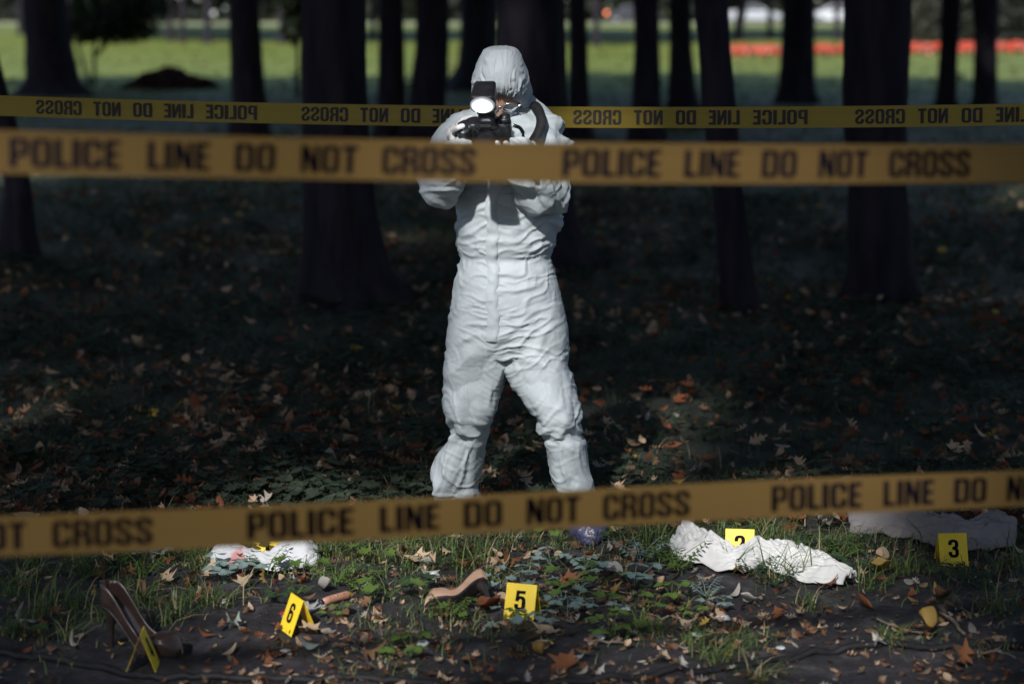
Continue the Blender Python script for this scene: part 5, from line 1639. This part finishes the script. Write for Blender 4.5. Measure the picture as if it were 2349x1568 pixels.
def region_points(n, y0, y1, rs, margin=1.12, power=1.0, xr=1.0):
    Y = y0 + (y1 - y0) * rs.uniform(size=n) ** power
    X = rs.uniform(-1, 1, n) * .257 * Y * margin * xr
    return X, Y

def leaves_mass():
    rs = np.random.default_rng(5)
    shapes = [leaf_shape(k, 1.0, c, s) for k, c, s in (('maple', .5, 1), ('oak', .5, 2), ('oval', .5, 3), ('narrow', .6, 4), ('oak', .9, 5))]
    names = ['tan', 'brown', 'rust', 'pale', 'yellow']
    # forest floor behind the person, patchy
    X, Y = region_points(19000, 7.0, 30, rs, power=1.25)
    dens = fbm(np.stack([X * .55, Y * .45, X * 0], -1), 3, 33)
    keep = rs.uniform(size=len(X)) < np.clip(.55 + .9 * dens, .08, 1) * (1 - .6 * smooth(14, 24, Y))
    X, Y = X[keep], Y[keep]; n = len(X)
    pos = np.stack([X, Y, gh(X, Y) + rs.uniform(.01, .06, n)], -1)
    ci = rs.choice(5, n, p=[.32, .44, .20, .03, .01])
    patch = perlin(np.stack([X * .8, Y * .6, X * 0], -1), 41) > .22
    ci = np.where(patch & (rs.uniform(size=n) < .55), 2, ci)
    base = np.array([LEAFCOL[k] for k in names])[ci] * rs.uniform(.7, 1.7, (n, 1))
    V, Fc, Cc = scatter_mesh(shapes, pos, rs.uniform(.04, .10, n), rs.uniform(0, 6.28, n), rs.normal(size=(n, 2)) * .45, base)
    o = part('leaf_litter', V, Fc, M['attr_leaf'], None, False, col=Cc)
    tag(o, 'brown and rust leaf litter spread over the dark wood floor', 'leaf litter', kind='stuff')
    # crumbs of leaves in the foreground
    X, Y = region_points(11000, 5.0, 7.4, rs, 1.1)
    k = rs.uniform(size=len(X)) < np.clip(.35 + .8 * fbm(np.stack([X * 1.3, Y * 1.3, X * 0], -1), 3, 63), .08, 1)
    X, Y = X[k], Y[k]; n = len(X)
    pos = np.stack([X, Y, gh(X, Y) + rs.uniform(.002, .012, n)], -1)
    base = np.array([LEAFCOL[q] for q in names])[rs.choice(5, n, p=[.32, .42, .15, .10, .01])] * rs.uniform(.5, 1.35, (n, 1))
    V, Fc, Cc = scatter_mesh(shapes[1:], pos, rs.uniform(.008, .045, n) , rs.uniform(0, 6.28, n), rs.normal(size=(n, 2)) * .5, base)
    o = part('leaf_crumbs', V, Fc, M['attr_leaf'], None, False, col=Cc)
    tag(o, 'small torn leaf crumbs strewn on the dark soil', 'leaf litter', kind='stuff')
leaves_mass()

# ------------------------------------------------------------------ grass and herbs
def blades(cx, cy, n_per, h, spread, rs, wid=.0035, col0=(.035, .07, .02), col1=(.10, .17, .05), dry=.08):
    """grass blades, 4 segments each; cx, cy tuft centres"""
    N_ = len(cx) * n_per
    bx = np.repeat(cx, n_per) + rs.normal(size=N_) * spread; by = np.repeat(cy, n_per) + rs.normal(size=N_) * spread
    hh = np.repeat(h, n_per) * rs.uniform(.45, 1.15, N_)
    a = rs.uniform(0, 6.28, N_); lean = rs.uniform(.3, 1.7, N_)
    ts = np.array([0, .35, .7, 1.0])
    dx, dy = np.cos(a), np.sin(a)
    z0 = gh(bx, by) - .003
    curve = ts[None] ** 1.8 * (lean * hh)[:, None]
    zz = hh[:, None] * (ts[None] - .40 * lean[:, None] * ts[None] ** 2.4)
    px = bx[:, None] + dx[:, None] * curve; py = by[:, None] + dy[:, None] * curve; pz = z0[:, None] + zz
    w = (wid * rs.uniform(.6, 1.4, N_))[:, None] * np.array([1, .9, .6, .05])[None]
    sx, sy = -dy[:, None], dx[:, None]
    V = np.stack([np.stack([px - sx * w, py - sy * w, pz], -1), np.stack([px + sx * w, py + sy * w, pz + .3 * w], -1)], 2).reshape(-1, 3)
    k = (np.arange(N_) * 8)[:, None, None]
    q = np.array([[0, 1, 3, 2], [2, 3, 5, 4], [4, 5, 7, 6]])
    Fc = (k + q[None]).reshape(-1, 4)
    t = rs.uniform(size=(N_, 1))
    col = np.array(col0) + (np.array(col1) - np.array(col0)) * t
    col = np.where(rs.uniform(size=(N_, 1)) < dry, np.array([.34, .29, .17]), col)
    return V, Fc, np.repeat(col, 8, 0)

def grass_tufts():
    rs = np.random.default_rng(21)
    spots = [(750, 1275, .17, 46), (1068, 1300, .13, 30), (899, 1308, .10, 26), (786, 1336, .09, 24), (70, 1310, .15, 40), (186, 1305, .12, 34), (502, 1384, .11, 34), (310, 1384, .13, 40), (392, 1424, .10, 30), (155, 1378, .12, 36), (85, 1412, .12, 34), (30, 1352, .14, 34),
             (1507, 1250, .17, 40), (1691, 1306, .12, 26), (1812, 1326, .16, 34), (1760, 1242, .15, 34), (1997, 1346, .12, 26), (2062, 1306, .11, 28), (1861, 1394, .09, 26), (2042, 1486, .09, 30), (2287, 1404, .12, 20), (1640, 1505, .08, 34), (1700, 1480, .08, 36), (1590, 1470, .07, 30), (1740, 1560, .09, 30),
             (1130, 1330, .10, 24), (1020, 1270, .12, 30), (820, 1268, .13, 32), (940, 1262, .13, 30), (1110, 1268, .12, 28), (640, 1310, .08, 22), (705, 1308, .08, 22), (450, 1300, .10, 24), (265, 1275, .12, 30), (360, 1268, .12, 26), (1900, 1262, .12, 26), (1660, 1245, .12, 24), (2120, 1305, .07, 18), (2310, 1300, .10, 22), (1440, 1262, .1, 18),
             (240, 1420, .10, 30), (130, 1460, .09, 26), (20, 1450, .1, 26), (440, 1400, .08, 20), (890, 1500, .06, 14), (1020, 1420, .07, 22), (1490, 1440, .07, 26)]
    for (x, y, h, n) in spots:
        g = G(x, y)
        V, Fc, col = blades(np.array([g[0]]), np.array([g[1]]), int(n * 1.9), np.array([h * 1.1]), .028 + .014 * rs.uniform(), rs, .0017, (.04, .08, .02), (.16, .23, .07), .14)
        b = g.copy(); b[2] = float(gh(g[0], g[1]))
        me = make_mesh('grass_tuft', V - b, Fc, False, col)
        o = add_obj('grass_tuft', me, M['attr_green'], None, b)
        tag(o, '%s green grass tuft %s' % ('tall' if h > .14 else ('short' if h < .085 else 'medium'), near_land(g)), 'grass tuft', 'grass tufts on the soil')
grass_tufts()

def herb_shape(kind, seed):
    """a small herb: stems with compound leaves; unit height about 1; returns V, F"""
    rs = np.random.default_rng(seed)
    prt = []
    ns = {'trefoil': 5, 'lobed': 5, 'fern': 5}[kind]
    for k in range(ns):
        a = 2 * math.pi * k / ns + rs.uniform(-.4, .4); r = rs.uniform(.35, .95); hgt = rs.uniform(.55, 1.0)
        tip = np.array([math.cos(a) * r, math.sin(a) * r, hgt])
        pts = [np.zeros(3), tip * np.array([.35, .35, .6]), tip]
        prt.append(tube(pts, [.018, .014, .010], 4, False))
        def put(V, Fc, size, yaw, tilt, at):
            c, s = math.cos(yaw), math.sin(yaw)
            V = np.asarray(V) * size
            V = V @ np.array([[1, 0, 0], [0, math.cos(tilt), -math.sin(tilt)], [0, math.sin(tilt), math.cos(tilt)]]).T
            V = V @ np.array([[c, -s, 0], [s, c, 0], [0, 0, 1]]).T + at
            prt.append((V, Fc))
        if kind == 'trefoil':
            V, Fc = leaf_shape('oval', 1.0, .35, seed + k)
            V = V + np.array([0, .5, 0]); V[:, 0] *= 1.25
            for j in (-1, 0, 1): put(V, Fc, .42, a - math.pi / 2 + j * 1.5, -.25, tip)
        elif kind == 'lobed':
            V, Fc = leaf_shape('maple', 1.0, .35, seed + k)
            put(V + np.array([0, .25, 0]), Fc, .75, a - math.pi / 2 + rs.uniform(-.3, .3), -.3, tip)
        else:
            V, Fc = leaf_shape('narrow', 1.0, .3, seed + k)
            V = V + np.array([0, .5, 0])
            d = tip / np.linalg.norm(tip)
            for j in range(5):
                at = tip * (.45 + .13 * j)
                for sd in (-1, 1): put(V, Fc, .34 * (1 - .12 * j), a - math.pi / 2 + sd * 1.15, -.15, at)
            put(V, Fc, .28, a - math.pi / 2, -.1, tip)
    return merge(prt)

HERBMAT = {'blue-green': leafy('bluegreen_herb', (.17, .26, .24), (.28, .37, .34), rough=.5, transl=.3), 'green': leafy('green_herb', (.08, .15, .03), (.16, .24, .06), rough=.45, transl=.35), 'dark green': leafy('dark_herb', (.03, .065, .03), (.06, .10, .045), rough=.45, transl=.3)}
def herbs():
    rs = np.random.default_rng(31)
    meshes = {}
    for kd in ('trefoil', 'lobed', 'fern'):
        for cn in HERBMAT:
            V, Fc = herb_shape(kd, len(kd) + len(cn)); me = make_mesh('herb', V, Fc); me.materials.append(HERBMAT[cn]); meshes[kd, cn] = me
    sp = [(1265, 1300, 'trefoil', 'blue-green', .07), (1341, 1305, 'trefoil', 'blue-green', .06), (1470, 1300, 'fern', 'blue-green', .10), (1510, 1305, 'fern', 'green', .10), (1454, 1345, 'trefoil', 'blue-green', .09), (1355, 1320, 'trefoil', 'blue-green', .06), (1301, 1408, 'trefoil', 'blue-green', .07), (1358, 1405, 'trefoil', 'blue-green', .06),
          (1318, 1325, 'lobed', 'green', .08), (1378, 1340, 'lobed', 'green', .07), (1541, 1376, 'trefoil', 'green', .08), (1468, 1424, 'lobed', 'green', .08), (1400, 1450, 'trefoil', 'green', .08), (1338, 1384, 'lobed', 'green', .08), (1253, 1366, 'trefoil', 'green', .07), (1290, 1372, 'lobed', 'blue-green', .08), (1550, 1310, 'fern', 'green', .1),
          (888, 1380, 'lobed', 'green', .09), (905, 1360, 'lobed', 'dark green', .09), (769, 1344, 'fern', 'green', .09), (611, 1318, 'fern', 'green', .09), (687, 1310, 'lobed', 'green', .08), (945, 1508, 'trefoil', 'green', .08), (778, 1420, 'trefoil', 'green', .05), (1026, 1418, 'fern', 'green', .08), (1060, 1408, 'lobed', 'green', .06), (515, 1330, 'trefoil', 'blue-green', .09), (560, 1322, 'trefoil', 'blue-green', .08), (560, 1290, 'trefoil', 'dark green', .08),
          (350, 1286, 'fern', 'blue-green', .12), (270, 1296, 'fern', 'dark green', .12), (330, 1312, 'fern', 'green', .09), (205, 1322, 'fern', 'dark green', .1), (480, 1268, 'fern', 'green', .10), (860, 1300, 'lobed', 'green', .08), (1000, 1300, 'fern', 'dark green', .08), (1200, 1330, 'trefoil', 'blue-green', .06), (1150, 1345, 'lobed', 'blue-green', .06),
          (1720, 1320, 'fern', 'dark green', .09), (1770, 1345, 'fern', 'dark green', .09), (1860, 1280, 'lobed', 'dark green', .09), (1930, 1275, 'fern', 'green', .09), (1960, 1310, 'trefoil', 'dark green', .06), (1620, 1360, 'fern', 'blue-green', .07), (1250, 1395, 'trefoil', 'green', .05), (1190, 1432, 'trefoil', 'green', .05), (1180, 1450, 'lobed', 'blue-green', .06), (1240, 1450, 'trefoil', 'blue-green', .06),
          (1380, 1232, 'fern', 'green', .08), (1270, 1236, 'lobed', 'green', .07), (1420, 1246, 'lobed', 'dark green', .07), (2160, 1330, 'trefoil', 'dark green', .06), (2240, 1340, 'trefoil', 'dark green', .06), (1600, 1405, 'trefoil', 'green', .05), (1650, 1395, 'trefoil', 'blue-green', .05), (60, 1455, 'lobed', 'dark green', .08), (680, 1375, 'fern', 'green', .05), (640, 1388, 'trefoil', 'dark green', .06), (970, 1350, 'lobed', 'dark green', .06), (830, 1356, 'fern', 'green', .07)]
    for (x, y, kd, cn, s) in sp:
        g = G(x, y)
        o = add_obj('herb', meshes[kd, cn])
        o.location = (g[0], g[1], float(gh(g[0], g[1])) - .004); o.scale = (s * 1.15, s * 1.15, s); o.rotation_euler = (0, 0, rs.uniform(0, 6.28))
        kw = {'trefoil': 'three-leaved', 'lobed': 'lobed-leaf', 'fern': 'ferny'}[kd]
        tag(o, 'small %s %s herb %s' % (cn, kw, near_land(g)), 'herb', 'small herbs on the soil')
herbs()

def ground_cover():
    rs = np.random.default_rng(91)
    # low herbs over the wood floor
    shapes = []
    for kd, sd in (('trefoil', 3), ('lobed', 5), ('fern', 6), ('lobed', 9)): shapes.append(herb_shape(kd, sd))
    X, Y = region_points(5600, 7.15, 19, rs, 1.1, 1.15)
    d = fbm(np.stack([X * .7, Y * .6, X * 0], -1), 3, 51)
    k = rs.uniform(size=len(X)) < np.clip(.62 + .9 * d, .12, 1)
    X, Y = X[k], Y[k]; n = len(X)
    pos = np.stack([X, Y, gh(X, Y)], -1)
    base = (np.array([.028, .040, .028]) + rs.uniform(size=(n, 1)) * np.array([.034, .044, .028]))
    V, Fc, Cc = scatter_mesh(shapes, pos, rs.uniform(.05, .11, n), rs.uniform(0, 6.28, n), rs.normal(size=(n, 2)) * .12, base)
    o = part('ground_cover', V, Fc, M['attr_green'], None, False, col=Cc)
    tag(o, 'dark low herbs covering the wood floor behind the person', 'ground cover', kind='stuff')
    # grass
    X, Y = region_points(3600, 6.75, 22, rs, 1.1, 1.2)
    V, Fc, col = blades(X, Y, 9, rs.uniform(.05, .15, len(X)), .045, rs, .002, (.04, .065, .035), (.09, .13, .06), .08)
    X2, Y2 = region_points(3600, 18, 47, rs, 1.1, 1.0)
    V2, F2, c2 = blades(X2, Y2, 6, rs.uniform(.06, .15, len(X2)), .14, rs, .008, (.03, .055, .016), (.07, .11, .03), .04)
    V = np.vstack([V, V2]); Fc = np.vstack([Fc, F2 + len(V) - len(V2)]); col = np.vstack([col, c2])
    X3, Y3 = region_points(2600, 5.2, 7.2, rs, 1.1, .62)
    k3 = rs.uniform(size=len(X3)) < np.clip(.25 + 1.1 * fbm(np.stack([X3 * 1.6, Y3 * 1.6, X3 * 0], -1), 2, 71) + .35 * smooth(6.2, 6.9, Y3), .02, 1)
    X3, Y3 = X3[k3], Y3[k3]
    V3, F3, c3 = blades(X3, Y3, 6, rs.uniform(.025, .085, len(X3)), .028, rs, .0013, (.045, .085, .025), (.17, .24, .08), .18)
    V = np.vstack([V, V3]); Fc = np.vstack([Fc, F3 + len(V) - len(V3)]); col = np.vstack([col, c3])
    o = part('grass', V, Fc, M['attr_green'], None, False, col=col)
    tag(o, 'short dark grass growing through the leaf litter', 'grass', kind='stuff')
ground_cover()

# cigarette-thin pale grass and bits of lawn litter: dark leaves on the far lawn
def lawn_leaves():
    rs = np.random.default_rng(61)
    n = 900
    X, Y = region_points(n, 44, 88, rs, 1.1)
    pos = np.stack([X, Y, np.full(n, .03)], -1)
    V, Fc, Cc = scatter_mesh([leaf_shape('maple', 1, .4, 1), leaf_shape('oak', 1, .4, 2)], pos, rs.uniform(.12, .28, n), rs.uniform(0, 6.28, n), rs.normal(size=(n, 2)) * .3, np.array([.09, .07, .03]) * rs.uniform(.5, 1.3, (n, 1)))
    o = part('lawn_leaves', V, Fc, M['attr_leaf'], None, False, col=Cc)
    tag(o, 'scattered brown leaves on the bright far lawn', 'leaf litter', kind='stuff')
lawn_leaves()

# ------------------------------------------------------------------ labels that tell look-alikes apart
def settle_labels():
    words = ['second', 'third', 'fourth', 'fifth', 'sixth', 'seventh', 'eighth', 'ninth', 'tenth', 'eleventh', 'twelfth']
    by = {}
    for o in C.objects:
        if o.parent is None and 'label' in o: by.setdefault(o['label'], []).append(o)
    for lab, obs in by.items():
        k = len(obs)
        if k < 2: continue
        obs.sort(key=lambda o: o.location.x / max(o.location.y, 1))
        for i, o in enumerate(obs):
            if k == 2: suf = ('left one', 'right one')[i]
            elif i == 0: suf = 'leftmost one'
            elif i == k - 1: suf = 'rightmost one'
            elif k == 3: suf = 'middle one'
            else: suf = words[min(i - 1, 10)] + ' from left'
            o['label'] = lab + ', ' + suf
settle_labels()
